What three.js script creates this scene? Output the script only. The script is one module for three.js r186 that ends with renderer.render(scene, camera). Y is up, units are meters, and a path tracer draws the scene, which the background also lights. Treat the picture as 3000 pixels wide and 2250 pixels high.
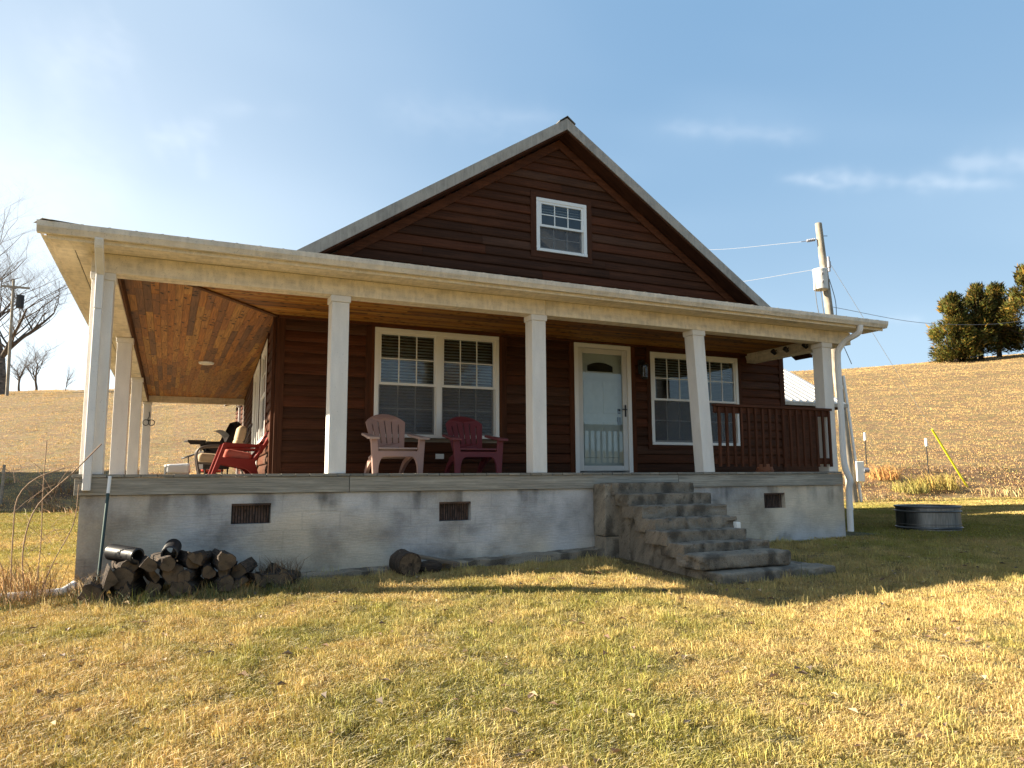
import * as THREE from 'three';
import { mergeGeometries, mergeVertices } from 'three/addons/utils/BufferGeometryUtils.js';
import { RoundedBoxGeometry } from 'three/addons/geometries/RoundedBoxGeometry.js';

// ───────────────────────── camera, sky, sun, exposure ─────────────────────────
// metres, y up. y = 0 is the top of the porch deck, z = 0 the front face of the porch posts, x runs along the house front.
const scene = new THREE.Scene();
const CAM = { f: 2157.2872, yaw: -0.4365, pitch: 0.123, roll: -0.0051, x: 0.7608, y: -0.0253, z: 8.1954 };
const camera = new THREE.PerspectiveCamera(2 * Math.atan(1125 / CAM.f) * 180 / Math.PI, 4 / 3, 0.05, 900);
camera.rotation.order = 'YXZ';
camera.rotation.set(CAM.pitch, CAM.yaw, CAM.roll);
camera.position.set(CAM.x, CAM.y, CAM.z);
camera.updateMatrixWorld(true);

const renderer = new THREE.WebGLRenderer({ antialias: true });
renderer.setSize(1024, 768);
renderer.toneMapping = THREE.LinearToneMapping;
renderer.toneMappingExposure = 3.65;
renderer.shadowMap.enabled = true;

const SUN_DIR = new THREE.Vector3(-1.75, 1, -0.8).normalize();
const sun = new THREE.DirectionalLight(new THREE.Color().setRGB(1.0, 0.875, 0.68), 5.0);
sun.position.copy(SUN_DIR).multiplyScalar(80).add(new THREE.Vector3(6, 0, -4));
sun.target.position.set(6, 0, -4);
sun.castShadow = true;
sun.shadow.mapSize.set(4096, 4096);
Object.assign(sun.shadow.camera, { left: -45, right: 45, top: 45, bottom: -45, near: 1, far: 220 });
scene.add(sun, sun.target);

// ───────────────────────── small helpers ─────────────────────────
const V = (x, y, z) => new THREE.Vector3(x, y, z);
const C = (r, g, b) => new THREE.Color().setRGB(r, g, b);
function rng(seed) { let a = seed >>> 0; return () => { a = (a + 0x6D2B79F5) | 0; let t = Math.imul(a ^ (a >>> 15), 1 | a); t = (t + Math.imul(t ^ (t >>> 7), 61 | t)) ^ t; return ((t ^ (t >>> 14)) >>> 0) / 4294967296; }; }
const clamp = (x, a = 0, b = 1) => Math.min(b, Math.max(a, x));
const mix = (a, b, t) => a + (b - a) * t;
const smooth = (a, b, x) => { const t = clamp((x - a) / (b - a)); return t * t * (3 - 2 * t); };
function hash2(i, j, s) { let h = Math.imul(i, 374761393) ^ Math.imul(j, 668265263) ^ Math.imul(s, 2147483647 - 58); h = Math.imul(h ^ (h >>> 13), 1274126177); return ((h ^ (h >>> 16)) >>> 0) / 4294967296; }
function vnoise(x, y, s = 1, px = 0, py = 0) {                       // value noise, period px/py when > 0
  const i = Math.floor(x), j = Math.floor(y), f = x - i, g = y - j, u = f * f * (3 - 2 * f), v = g * g * (3 - 2 * g);
  const w = (a, p) => p > 0 ? ((a % p) + p) % p : a;
  const h = (a, b) => hash2(w(a, px), w(b, py), s);
  return mix(mix(h(i, j), h(i + 1, j), u), mix(h(i, j + 1), h(i + 1, j + 1), u), v);
}
function fbm(x, y, s = 1, oct = 4, px = 0, py = 0) { let a = 0.5, t = 0, n = 0; for (let o = 0; o < oct; o++) { t += a * vnoise(x, y, s + o * 17, px, py); n += a; a *= 0.5; x *= 2; y *= 2; px *= 2; py *= 2; } return t / n; }
// direction of a pixel of the 3000 x 2250 photograph, in the world
const camQ = camera.quaternion.clone();
const dirOf = (u, v) => V((u - 1500) / CAM.f, (1125 - v) / CAM.f, -1).applyQuaternion(camQ);
const hitGround = (u, v, from = 14) => { const d = dirOf(u, v), h = Math.hypot(d.x, d.z); for (let t = from; t < 130; t += 0.1) { const q = V(CAM.x, CAM.y, CAM.z).addScaledVector(d, t / h); if (q.y < groundY(q.x, q.z)) { q.y = groundY(q.x, q.z); return q; } } return alongPixel(u, v, 30); };
const alongPixel = (u, v, horizontal) => { const d = dirOf(u, v); return V(CAM.x, CAM.y, CAM.z).addScaledVector(d, horizontal / Math.hypot(d.x, d.z)); };

// ───────────────────────── the sky ─────────────────────────
{
  const W = 2048, H = 1024, SKY = 0.28, data = new Float32Array(W * H * 4);
  const seg = (u0, v0, u1, v1, width, strength, seed, rough) => ({ a: dirOf(u0, v0).normalize(), b: dirOf(u1, v1).normalize(), width, strength, seed, rough });
  const streaks = [
    seg(640, 318, 1640, 345, 0.008, 0.22, 3, 0.5), seg(430, 430, 640, 370, 0.014, 0.13, 4, 0.7), seg(585, 440, 600, 530, 0.008, 0.07, 12, 0.5), seg(1100, 330, 1640, 372, 0.022, 0.07, 5, 0.5),
    seg(1930, 372, 2400, 402, 0.009, 0.13, 6, 0.6), seg(2300, 522, 2960, 542, 0.008, 0.30, 7, 1.0), seg(2760, 478, 3150, 468, 0.009, 0.17, 9, 0.9),
    seg(2590, 936, 2710, 938, 0.004, 0.10, 10, 0.5), seg(80, 190, 420, 130, 0.035, 0.10, 11, 0.6), seg(-400, 420, 420, 560, 0.07, 0.14, 13, 0.4),
  ];
  for (const s of streaks) { s.t = s.b.clone().sub(s.a); s.len2 = s.t.lengthSq(); }
  const d = V(), q = V();
  for (let j = 0; j < H; j++) {
    const el = ((j + 0.5) / H - 0.5) * Math.PI, sy = Math.sin(el), cy = Math.cos(el);
    for (let i = 0; i < W; i++) {
      const az = ((i + 0.5) / W - 0.5) * 2 * Math.PI;
      d.set(cy * Math.cos(az), sy, cy * Math.sin(az));
      const t = Math.max(0, sy), g = Math.acos(clamp(d.dot(SUN_DIR), -1, 1));
      const k = Math.exp(-t / 0.25);
      let r = mix(0.185, 0.745, k), gg = mix(0.375, 0.985, k), b = mix(0.640, 1.15, k);
      const glow = Math.pow(smooth(1.62, 0.72, g), 1.25) * (0.20 + 0.66 * Math.exp(-((t / 0.38) ** 2)));
      r += glow * 1.08; gg += glow * 0.96; b += glow * 0.76;
      if (sy > -0.02) { const veil = 0.07 * smooth(0.40, 0.85, fbm(az * 2.2 + sy * 3, sy * 7, 61, 3)) * smooth(0.02, 0.2, t); r += veil; gg += veil; b += veil * 0.9; }
      if (sy > 0 && sy < 0.8) for (const s of streaks) {
        if (d.dot(s.a) < 0.6) continue;
        const p = clamp(q.copy(d).sub(s.a).dot(s.t) / s.len2, -0.1, 1.1);
        const e = q.copy(s.a).addScaledVector(s.t, p).distanceTo(d);
        const wob = 0.6 + 0.9 * fbm(p * 9, s.seed, s.seed, 3);
        if (e > s.width * 3.2) continue;
        const a = s.strength * Math.exp(-((e / (s.width * wob)) ** 2)) * smooth(-0.08, 0.2, p) * smooth(1.08, 0.75, p)
          * mix(1, 2 * fbm((az + el * 0.6) * 70 + s.seed, (el - az * 0.05) * 150, s.seed, 3), s.rough);
        r += (1.0 - r * 0.6) * a; gg += (1.0 - gg * 0.6) * a; b += (1.0 - b * 0.6) * a;
      }
      if (sy < 0) { const f = smooth(0, -0.1, sy); r = mix(r, 0.5, f); gg = mix(gg, 0.4, f); b = mix(b, 0.22, f); }
      const o = (j * W + i) * 4; data[o] = r * SKY; data[o + 1] = gg * SKY; data[o + 2] = b * SKY; data[o + 3] = 1;
    }
  }
  const sky = new THREE.DataTexture(data, W, H, THREE.RGBAFormat, THREE.FloatType);
  sky.mapping = THREE.EquirectangularReflectionMapping; sky.magFilter = sky.minFilter = THREE.LinearFilter; sky.needsUpdate = true;
  scene.background = sky; scene.environment = sky;
}

// ───────────────────────── textures ─────────────────────────
function tex(w, h, fn, srgb = true) {
  const d = new Uint8Array(w * h * 4);
  for (let j = 0; j < h; j++) for (let i = 0; i < w; i++) { const c = fn((i + 0.5) / w, (j + 0.5) / h), o = (j * w + i) * 4; for (let k = 0; k < 3; k++) d[o + k] = Math.round(255 * clamp(Array.isArray(c) ? c[k] : c)); d[o + 3] = 255; }
  const t = new THREE.DataTexture(d, w, h, THREE.RGBAFormat); t.wrapS = t.wrapT = THREE.RepeatWrapping; t.magFilter = t.minFilter = THREE.LinearFilter;
  if (srgb) t.colorSpace = THREE.SRGBColorSpace; t.needsUpdate = true; return t;
}
// grain: u runs along the board. Tile = 1.6 m x 0.4 m
const grainFn = (seed, knots, depth) => {
  const R = rng(seed), ks = []; for (let i = 0; i < knots; i++) ks.push([R(), R(), 0.010 + 0.012 * R(), 0.035 + 0.03 * R()]);
  return (u, v) => {
    let bend = 0, dark = 0;
    for (const [a, b, ru, rv] of ks) { let du = Math.abs(u - a); du = Math.min(du, 1 - du); let dv = Math.abs(v - b); dv = Math.min(dv, 1 - dv); const e = (du / ru) ** 2 + (dv / rv) ** 2; bend += 0.04 * Math.exp(-e / 6); dark = Math.max(dark, Math.exp(-e * 1.2)); }
    const g = fbm(u * 6, (v + bend) * 48, seed, 4, 6, 48), g2 = fbm(u * 3, v * 8, seed + 9, 3, 3, 8), fine = vnoise(u * 40, v * 180, seed + 3, 40, 180);
    const t = 1 - depth * (0.55 * g + 0.3 * g2 + 0.15 * fine) - 0.55 * dark;
    return [t, t * 0.985, t * 0.96];
  };
};
const T = {
  grain: tex(512, 256, grainFn(11, 0, 0.55)),
  pine: tex(512, 256, grainFn(12, 16, 0.62)),
  grainBump: tex(512, 256, grainFn(11, 0, 0.9), false),
  paint: tex(512, 512, (u, v) => { const a = fbm(u * 6, v * 6, 21, 5, 6, 6), b = vnoise(u * 160, v * 160, 22, 160, 160), sp = smooth(0.93, 0.99, vnoise(u * 90, v * 90, 23, 90, 90)); const t = 1.0 - 0.08 * a - 0.03 * b - 0.16 * sp; return [t, t * 0.99, t * 0.975]; }),
  dirtyWhite: tex(1024, 256, (u, v) => { const a = fbm(u * 40, v * 3, 31, 4, 40, 3), b = fbm(u * 9, v * 9, 32, 5, 9, 9), sp = smooth(0.8, 0.95, vnoise(u * 220, v * 60, 33, 220, 60)); const t = 1.03 - 0.20 * a * b * 1.8 - 0.14 * sp; return [t, t * 0.975, t * 0.94]; }),
  concrete: tex(1024, 1024, (u, v) => { const a = fbm(u * 7, v * 7, 41, 6, 7, 7), b = vnoise(u * 300, v * 300, 42, 300, 300), st = smooth(0.40, 0.72, fbm(u * 8, v * 6, 43, 6, 8, 6)), pit = smooth(0.82, 0.92, vnoise(u * 60, v * 60, 44, 60, 60)); const t = 1.05 - 0.34 * a - 0.16 * b - 0.26 * st - 0.14 * pit; return [t, t * 0.985, t * 0.95]; }),
  rough: tex(512, 512, (u, v) => 0.6 * fbm(u * 12, v * 12, 51, 5, 12, 12) + 0.4 * vnoise(u * 180, v * 180, 52, 180, 180), false),
  bark: tex(256, 256, (u, v) => { const a = fbm(u * 4, v * 26, 71, 4, 4, 26), b = fbm(u * 9, v * 9, 72, 4, 9, 9); const t = 1.05 - 0.75 * Math.abs(a - 0.5) * 2 - 0.4 * b; return [t, t * 0.96, t * 0.92]; }),
  ground: tex(1024, 1024, (u, v) => { const a = fbm(u * 14, v * 14, 81, 5, 14, 14), b = vnoise(u * 340, v * 340, 82, 340, 340), c = vnoise(u * 170, v * 120, 83, 170, 120); const t = 1.08 - 0.35 * a - 0.34 * b - 0.3 * c; const g = fbm(u * 9, v * 9, 84, 4, 9, 9) - 0.5; return [t * (1 - 0.15 * g), t * (1 + 0.1 * g), t * (1 - 0.1 * g)]; }),
};
// the rendered foundation: blocks showing faintly through a thin cement coat, soot and damp stains. 10.4 m x 1.6 m, v = 0 at the bottom
T.foundation = tex(2048, 320, (u, v) => {
  const x = u * 10.4, y = v * 1.6 - 1.6;
  const a = fbm(x * 1.1, y * 1.6, 91, 5), b = fbm(x * 4.5, y * 4.5, 92, 5), fine = vnoise(x * 120, y * 120, 93);
  const wob = 0.03 * (fbm(x * 3, y * 3, 96, 3) - 0.5), row = Math.floor((y + wob) / 0.2), fy = ((y + wob) / 0.2) - row, fx = ((x + wob) / 0.4 + (row & 1 ? 0.5 : 0)) % 1;
  const joint = Math.max(1 - smooth(0, 0.07, Math.min(fy, 1 - fy)), 1 - smooth(0, 0.035, Math.min(fx, 1 - fx))) * smooth(0.45, 0.66, fbm(x * 1.7, y * 2.3, 94, 3));
  const grime = smooth(0.50, 0.72, fbm(x * 1.4 + 7, y * 1.9, 95, 5)), drip = smooth(0.52, 0.7, fbm(x * 5, y * 0.9, 97, 4)) * smooth(-0.62, -0.25, y);
  const soot = smooth(0.50, 0.74, fbm(x * 2 + 3, y * 1.5, 98, 5) + 0.30 * smooth(1.1, 0.1, x));
  const pale = smooth(0.46, 0.66, fbm(x * 0.9 + 4, y * 1.3 + 9, 99, 4));
  let t = 0.85 + 0.06 * pale - 0.12 * a * a - 0.18 * b * b - 0.06 * fine - 0.05 * joint - 0.09 * grime * b * 1.6 - 0.16 * drip * b * 1.6 - 0.11 * soot * (0.4 + 1.2 * b);
  const warm = smooth(0.5, 0.7, fbm(x * 0.7 + 2, y * 0.8, 100, 3));
  return [t * (0.965 + 0.07 * warm), t * (0.965 + 0.01 * warm), t * (0.97 - 0.09 * warm)];
});
T.foundation.wrapS = T.foundation.wrapT = THREE.ClampToEdgeWrapping;

const std = (o) => new THREE.MeshStandardMaterial({ roughness: 0.85, ...o });
const stained = (r, g, b) => new THREE.MeshPhysicalMaterial({ color: C(r, g, b), map: T.grain, bumpMap: T.grainBump, bumpScale: 0.0012, roughness: 0.8, specularIntensity: 0.3 });
const M = {
  siding: [stained(0.135, 0.052, 0.026), stained(0.158, 0.058, 0.028), stained(0.110, 0.046, 0.025), stained(0.180, 0.062, 0.030), stained(0.165, 0.078, 0.048)],
  trim: stained(0.145, 0.056, 0.029), trimRed: stained(0.20, 0.070, 0.031), ceilTrim: stained(0.24, 0.11, 0.05),
  core: std({ color: C(0.40, 0.31, 0.22), map: T.grain }),
  pine: [[0.82, 0.38, 0.080], [0.74, 0.30, 0.060], [0.56, 0.235, 0.065], [0.90, 0.45, 0.10], [0.40, 0.185, 0.070], [0.80, 0.32, 0.050]].map((c) => new THREE.MeshPhysicalMaterial({ color: C(...c), map: T.pine, roughness: 0.6, specularIntensity: 0.4 })),
  white: std({ color: C(0.86, 0.83, 0.79), map: T.paint, roughness: 0.55 }),
  cream: std({ color: C(0.86, 0.78, 0.63), map: T.dirtyWhite, roughness: 0.6 }),
  gutter: std({ color: C(0.78, 0.73, 0.65), map: T.dirtyWhite, roughness: 0.45 }),
  vinyl: std({ color: C(0.84, 0.82, 0.77), roughness: 0.4 }),
  downspout: std({ color: C(0.84, 0.83, 0.82), map: T.paint, roughness: 0.42 }),
  deck: [[0.46, 0.43, 0.37], [0.41, 0.39, 0.34], [0.50, 0.465, 0.40]].map((c) => std({ color: C(...c), map: T.grain, roughness: 0.8 })),
  band: std({ color: C(0.60, 0.565, 0.49), map: T.grain, roughness: 0.75 }),
  foundation: std({ color: C(0.92, 0.885, 0.845), map: T.foundation, bumpMap: T.rough, bumpScale: 0.006, roughness: 0.95 }),
  stepConcrete: std({ color: C(0.37, 0.315, 0.255), map: T.concrete, bumpMap: T.rough, bumpScale: 0.012, roughness: 0.95 }),
  pier: std({ color: C(0.46, 0.395, 0.32), map: T.concrete, bumpMap: T.rough, bumpScale: 0.008, roughness: 0.95 }),
  roofMetal: std({ color: C(0.17, 0.165, 0.155), map: T.paint, roughness: 0.8 }),
  rake: std({ color: C(0.44, 0.39, 0.33), map: T.dirtyWhite, metalness: 0.25, roughness: 0.45 }),
  garageRoof: std({ color: C(0.72, 0.70, 0.67), map: T.paint, metalness: 0.2, roughness: 0.42 }),
  darkMetal: std({ color: C(0.03, 0.028, 0.026), roughness: 0.55, metalness: 0.3 }),
  rust: std({ color: C(0.17, 0.105, 0.085), map: T.concrete, roughness: 0.8 }),
  glass: new THREE.MeshPhysicalMaterial({ color: C(0.86, 0.9, 0.9), transmission: 1, thickness: 0, roughness: 0.02, ior: 1.5 }),
  screen: std({ color: C(0.12, 0.12, 0.125), transparent: true, opacity: 0.42, roughness: 0.7 }),
  blind: std({ color: C(0.55, 0.53, 0.50), roughness: 0.6 }),
  door: std({ color: C(0.78, 0.77, 0.74), map: T.paint, roughness: 0.45 }),
  black: std({ color: C(0.018, 0.018, 0.018), roughness: 0.5 }),
  rail: stained(0.16, 0.060, 0.032),
  galv: std({ color: C(0.36, 0.365, 0.38), map: T.concrete, metalness: 0.7, roughness: 0.45 }),
  bark: std({ color: C(0.105, 0.078, 0.058), map: T.bark, bumpMap: T.bark, bumpScale: 0.012, roughness: 0.95 }),
  treeBark: std({ color: C(0.24, 0.20, 0.17), map: T.bark, roughness: 0.95 }),
  poleWood: std({ color: C(0.64, 0.57, 0.47), map: T.grain, roughness: 0.9 }),
};

// ───────────────────────── geometry helpers ─────────────────────────
let uvSeed = 1;
function uvBoard(geo, axis, tu = 1.6, tv = 0.4, shift = true) {      // planar uv per dominant normal, u along `axis`, in metres
  const p = geo.attributes.position, n = geo.attributes.normal, uv = new Float32Array(p.count * 2);
  const R = rng(uvSeed++ * 977), ou = shift ? R() : 0, ov = shift ? R() : 0;
  for (let i = 0; i < p.count; i++) {
    const P = [p.getX(i), p.getY(i), p.getZ(i)], N = [Math.abs(n.getX(i)), Math.abs(n.getY(i)), Math.abs(n.getZ(i))];
    const k = N[0] >= N[1] && N[0] >= N[2] ? 0 : N[1] >= N[2] ? 1 : 2, rest = [0, 1, 2].filter((a) => a !== k);
    const a = rest.includes(axis) ? axis : rest[0], b = rest.find((c) => c !== a);
    uv[2 * i] = P[a] / tu + ou; uv[2 * i + 1] = P[b] / tv + ov;
  }
  geo.setAttribute('uv', new THREE.BufferAttribute(uv, 2)); return geo;
}
const longest = (a, b, c) => a >= b && a >= c ? 0 : b >= c ? 1 : 2;
function coat(geo) { const p = geo.attributes.position, n = geo.attributes.normal, uv = geo.attributes.uv; for (let i = 0; i < p.count; i++) { const a = Math.abs(n.getX(i)) > 0.5 ? -p.getZ(i) : p.getX(i); uv.setXY(i, ((a + 0.1) / 10.4) % 1, (p.getY(i) + 1.6) / 1.6); } return geo; }
function bx(x0, x1, y0, y1, z0, z1, axis, tu, tv) { const g = new THREE.BoxGeometry(x1 - x0, y1 - y0, z1 - z0); g.translate((x0 + x1) / 2, (y0 + y1) / 2, (z0 + z1) / 2); return uvBoard(g, axis ?? longest(x1 - x0, y1 - y0, z1 - z0), tu, tv); }
function rbx(x0, x1, y0, y1, z0, z1, r = 0.006, axis, tu, tv, seg = 1) { const g = new RoundedBoxGeometry(x1 - x0, y1 - y0, z1 - z0, seg, r); g.translate((x0 + x1) / 2, (y0 + y1) / 2, (z0 + z1) / 2); return uvBoard(g, axis ?? longest(x1 - x0, y1 - y0, z1 - z0), tu, tv); }
function prismZ(pts, z0, z1, axis = 0) { const g = new THREE.ExtrudeGeometry(new THREE.Shape(pts.map((p) => new THREE.Vector2(...p))), { depth: z1 - z0, bevelEnabled: false }); g.translate(0, 0, z0); return uvBoard(g, axis, 1, 1); }
function shapeZ(shape, z0, z1, bevel = 0, curve = 8) { const g = new THREE.ExtrudeGeometry(shape, { depth: z1 - z0 - 2 * bevel, bevelEnabled: bevel > 0, bevelThickness: bevel, bevelSize: bevel, bevelSegments: 1, bevelOffset: -bevel, curveSegments: curve }); g.translate(0, 0, z0 + bevel); return uvBoard(g, 0, 1, 1); }
function polyShape(pts, holes = []) { const s = new THREE.Shape(pts.map((p) => new THREE.Vector2(...p))); for (const h of holes) s.holes.push(new THREE.Path(h.map((p) => new THREE.Vector2(...p)))); return s; }
const rectPts = (x0, x1, y0, y1) => [[x0, y0], [x1, y0], [x1, y1], [x0, y1]];
function profileX(profile, x0, x1) {                                  // closed (z, y) profile swept along x
  const g = new THREE.ExtrudeGeometry(new THREE.Shape(profile.map(([z, y]) => new THREE.Vector2(z, y))), { depth: x1 - x0, bevelEnabled: false });
  g.rotateY(Math.PI / 2); g.scale(1, 1, -1); g.translate(x0, 0, 0);  // shape x -> z
  const idx = g.index; if (idx) { const a = idx.array; for (let i = 0; i < a.length; i += 3) [a[i], a[i + 1]] = [a[i + 1], a[i]]; }
  else { for (const k of ['position', 'normal', 'uv']) { const at = g.attributes[k]; if (!at) continue; const s = at.itemSize, a = at.array; for (let i = 0; i < at.count; i += 3) for (let c = 0; c < s; c++) { const t = a[i * s + c]; a[i * s + c] = a[(i + 1) * s + c]; a[(i + 1) * s + c] = t; } } }
  g.computeVertexNormals(); return uvBoard(g, 0, 2, 0.5);
}
function tube(points, r, seg = 24, rad = 6, closed = false) { return new THREE.TubeGeometry(new THREE.CatmullRomCurve3(points.map((p) => p.isVector3 ? p : V(...p)), closed, 'centripetal'), seg, r, rad, closed); }
function cyl(r0, r1, a, b, rad = 10, open = false) {                  // from a to b
  const A = Array.isArray(a) ? V(...a) : a, B = Array.isArray(b) ? V(...b) : b, g = new THREE.CylinderGeometry(r1, r0, A.distanceTo(B), rad, 1, open);
  g.applyQuaternion(new THREE.Quaternion().setFromUnitVectors(V(0, 1, 0), B.clone().sub(A).normalize())); const m = A.clone().add(B).multiplyScalar(0.5); g.translate(m.x, m.y, m.z); return g;
}
function slab(top, t) {                                              // convex polygon of 3-D points, t thick downwards
  const n = top.length, pos = [], tri = (a, b, c) => pos.push(a.x, a.y, a.z, b.x, b.y, b.z, c.x, c.y, c.z), low = top.map((p) => p.clone().setY(p.y - t));
  for (let i = 1; i < n - 1; i++) { tri(top[0], top[i], top[i + 1]); tri(low[0], low[i + 1], low[i]); }
  for (let i = 0; i < n; i++) { const j = (i + 1) % n; tri(top[i], low[i], low[j]); tri(top[i], low[j], top[j]); }
  const g = new THREE.BufferGeometry(); g.setAttribute('position', new THREE.Float32BufferAttribute(pos, 3)); g.computeVertexNormals(); return uvBoard(g, 0, 1, 1);
}
const plain = (g) => { const h = g.index ? g.toNonIndexed() : g; for (const k of Object.keys(h.attributes)) if (!['position', 'normal', 'uv'].includes(k)) h.deleteAttribute(k); return h; };
const merged = (list) => mergeGeometries(list.map(plain));
const taken = new Map();
function numbered(name) { const n = taken.get(name) ?? 0; taken.set(name, n + 1); return n ? `${name}_${String(n).padStart(3, '0')}` : name; }
function part(name, geo, mat, parent) { const m = new THREE.Mesh(Array.isArray(geo) ? merged(geo) : geo, mat); m.name = name; m.castShadow = m.receiveShadow = true; parent.add(m); return m; }
function sub(name, parent) { const g = new THREE.Group(); g.name = name; parent.add(g); return g; }
function tag(o, label, category, group) { o.userData.label = label; o.userData.category = category; if (group) o.userData.group = group; return o; }
function thing(name, label, category, pos = [0, 0, 0], turn = 0, group) { const g = new THREE.Group(); g.name = numbered(name); g.position.set(...pos); g.rotation.y = turn; scene.add(g); return tag(g, label, category, group); }
function single(name, geo, mat, label, category, group) { const m = part(numbered(name), geo, mat, scene); return tag(m, label, category, group); }
const stuff = (o) => { o.userData.kind = 'stuff'; return o; };

// ───────────────────────── terrain ─────────────────────────
const SY = Math.sin(0.4365), CY = Math.cos(0.4365);
function depthOf(x, z) { return [(x - CAM.x) * SY + (CAM.z - z) * CY, (x - CAM.x) * CY + (z - CAM.z) * SY]; }
function bankStart(l) { return 23 - 3.6 * Math.exp(-(((l + 9.4) / 2.2) ** 2)); }
function groundY(x, z) {
  const [w, l] = depthOf(x, z);
  let y = -1.10 - 0.045 * clamp(z, 0, 14) + 0.011 * clamp(x, -6, 9) + 0.016 * clamp(x - 16, 0, 12);
  y += 0.05 * (fbm(x * 0.55, z * 0.55, 201, 3) - 0.5) * smooth(0.2, 1.5, Math.abs(z - 0.3) + 2 * Math.max(0, x - 11));
  const wb = bankStart(l), t = w - wb;
  if (t > 0) {
    y += 0.95 * smooth(0, 5, t) * (1 + 0.25 * (fbm(x * 0.3, z * 0.3, 202, 3) - 0.5));
    const s = Math.max(0, t - 2.5), soft = 7 * Math.log(1 + Math.exp((s - 64) / 7));
    const rise = 0.205 * (s * s / (s + 5)) - 0.235 * soft;
    const lt = clamp(l / Math.max(w, 1), -1.3, 1.3); y += rise * (1.03 + 0.10 * lt + 0.62 * 0.08 * Math.log(1 + Math.exp((lt - 0.40) / 0.08))) + 0.16 * (fbm(x * 0.25, z * 0.25, 203, 4) - 0.5) * smooth(2, 12, t) * 2;
  }
  if (w < -14) y += 0.10 * Math.min(-14 - w, 80);
  return y;
}
{
  const ws = [], ls = [];
  for (let w = -110; w < -4; w += 4) ws.push(w);
  for (let w = -4; w < 18; w += 0.28) ws.push(w);
  for (let w = 18; w < 32; w += 0.35) ws.push(w);
  for (let w = 32; w < 110; w += 0.9) ws.push(w);
  for (let w = 110; w <= 260; w += 15) ws.push(w);
  for (let l = -220; l < -40; l += 9) ls.push(l);
  for (let l = -40; l < -14; l += 0.9) ls.push(l);
  for (let l = -14; l < 20; l += 0.32) ls.push(l);
  for (let l = 20; l < 84; l += 0.9) ls.push(l);
  for (let l = 84; l <= 230; l += 9) ls.push(l);
  const nw = ws.length, nl = ls.length, pos = new Float32Array(nw * nl * 3), col = new Float32Array(nw * nl * 3), uv = new Float32Array(nw * nl * 2), idx = [];
  for (let i = 0; i < nw; i++) for (let j = 0; j < nl; j++) {
    const w = ws[i], l = ls[j], x = CAM.x + w * SY + l * CY, z = CAM.z - w * CY + l * SY, k = i * nl + j;
    pos.set([x, groundY(x, z), z], k * 3); uv.set([x / 2.3, z / 2.3], k * 2);
    const field = smooth(-1.2, 1.6, w - bankStart(l)), n = fbm(x * 0.33, z * 0.33, 211, 4), n2 = fbm(x * 1.7, z * 1.7, 212, 3);
    const green = smooth(0.36, 0.68, 0.6 * n + 0.4 * n2);
    const lawn = [mix(0.52, 0.27, green), mix(0.39, 0.245, green), mix(0.15, 0.05, green)];
    const f1 = clamp(0.5 * fbm(x * 0.12, z * 0.12, 213, 4) + 0.5 * fbm(l * 0.05, w * 0.45, 219, 3)), weeds = smooth(11, 2, w - bankStart(l)) * smooth(0.35, 0.6, fbm(x * 0.5, z * 0.5, 214, 3));
    const fieldC = [mix(mix(0.72, 0.56, f1), 0.36, weeds), mix(mix(0.49, 0.36, f1), 0.20, weeds), mix(mix(0.205, 0.135, f1), 0.085, weeds)];
    col.set([0, 1, 2].map((c) => mix(lawn[c], fieldC[c], field)), k * 3);
    if (i < nw - 1 && j < nl - 1) idx.push(k, k + 1, k + nl, k + 1, k + nl + 1, k + nl);
  }
  const g = new THREE.BufferGeometry(); g.setAttribute('position', new THREE.BufferAttribute(pos, 3)); g.setAttribute('uv', new THREE.BufferAttribute(uv, 2)); g.setAttribute('color', new THREE.BufferAttribute(col, 3)); g.setIndex(idx); g.computeVertexNormals();
  const m = part('ground', g, std({ color: C(1, 1, 1), vertexColors: true, map: T.ground, bumpMap: T.ground, bumpScale: 0.03, roughness: 1 }), scene);
  m.userData.kind = 'structure';
}

// ───────────────────────── the house ─────────────────────────
const house = thing('house', 'brown wood sided house with white posted wraparound porch and front gable', 'house');
const CEIL = 2.17, DP = 2.18, WX0 = 2.04, WX1 = 11.25, BACK = -14.2, FARX = 2.72, MAIN = -5.2;   // BACK: end of the side porch, MAIN: rear of the gabled block
const R0 = rng(5);

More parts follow.
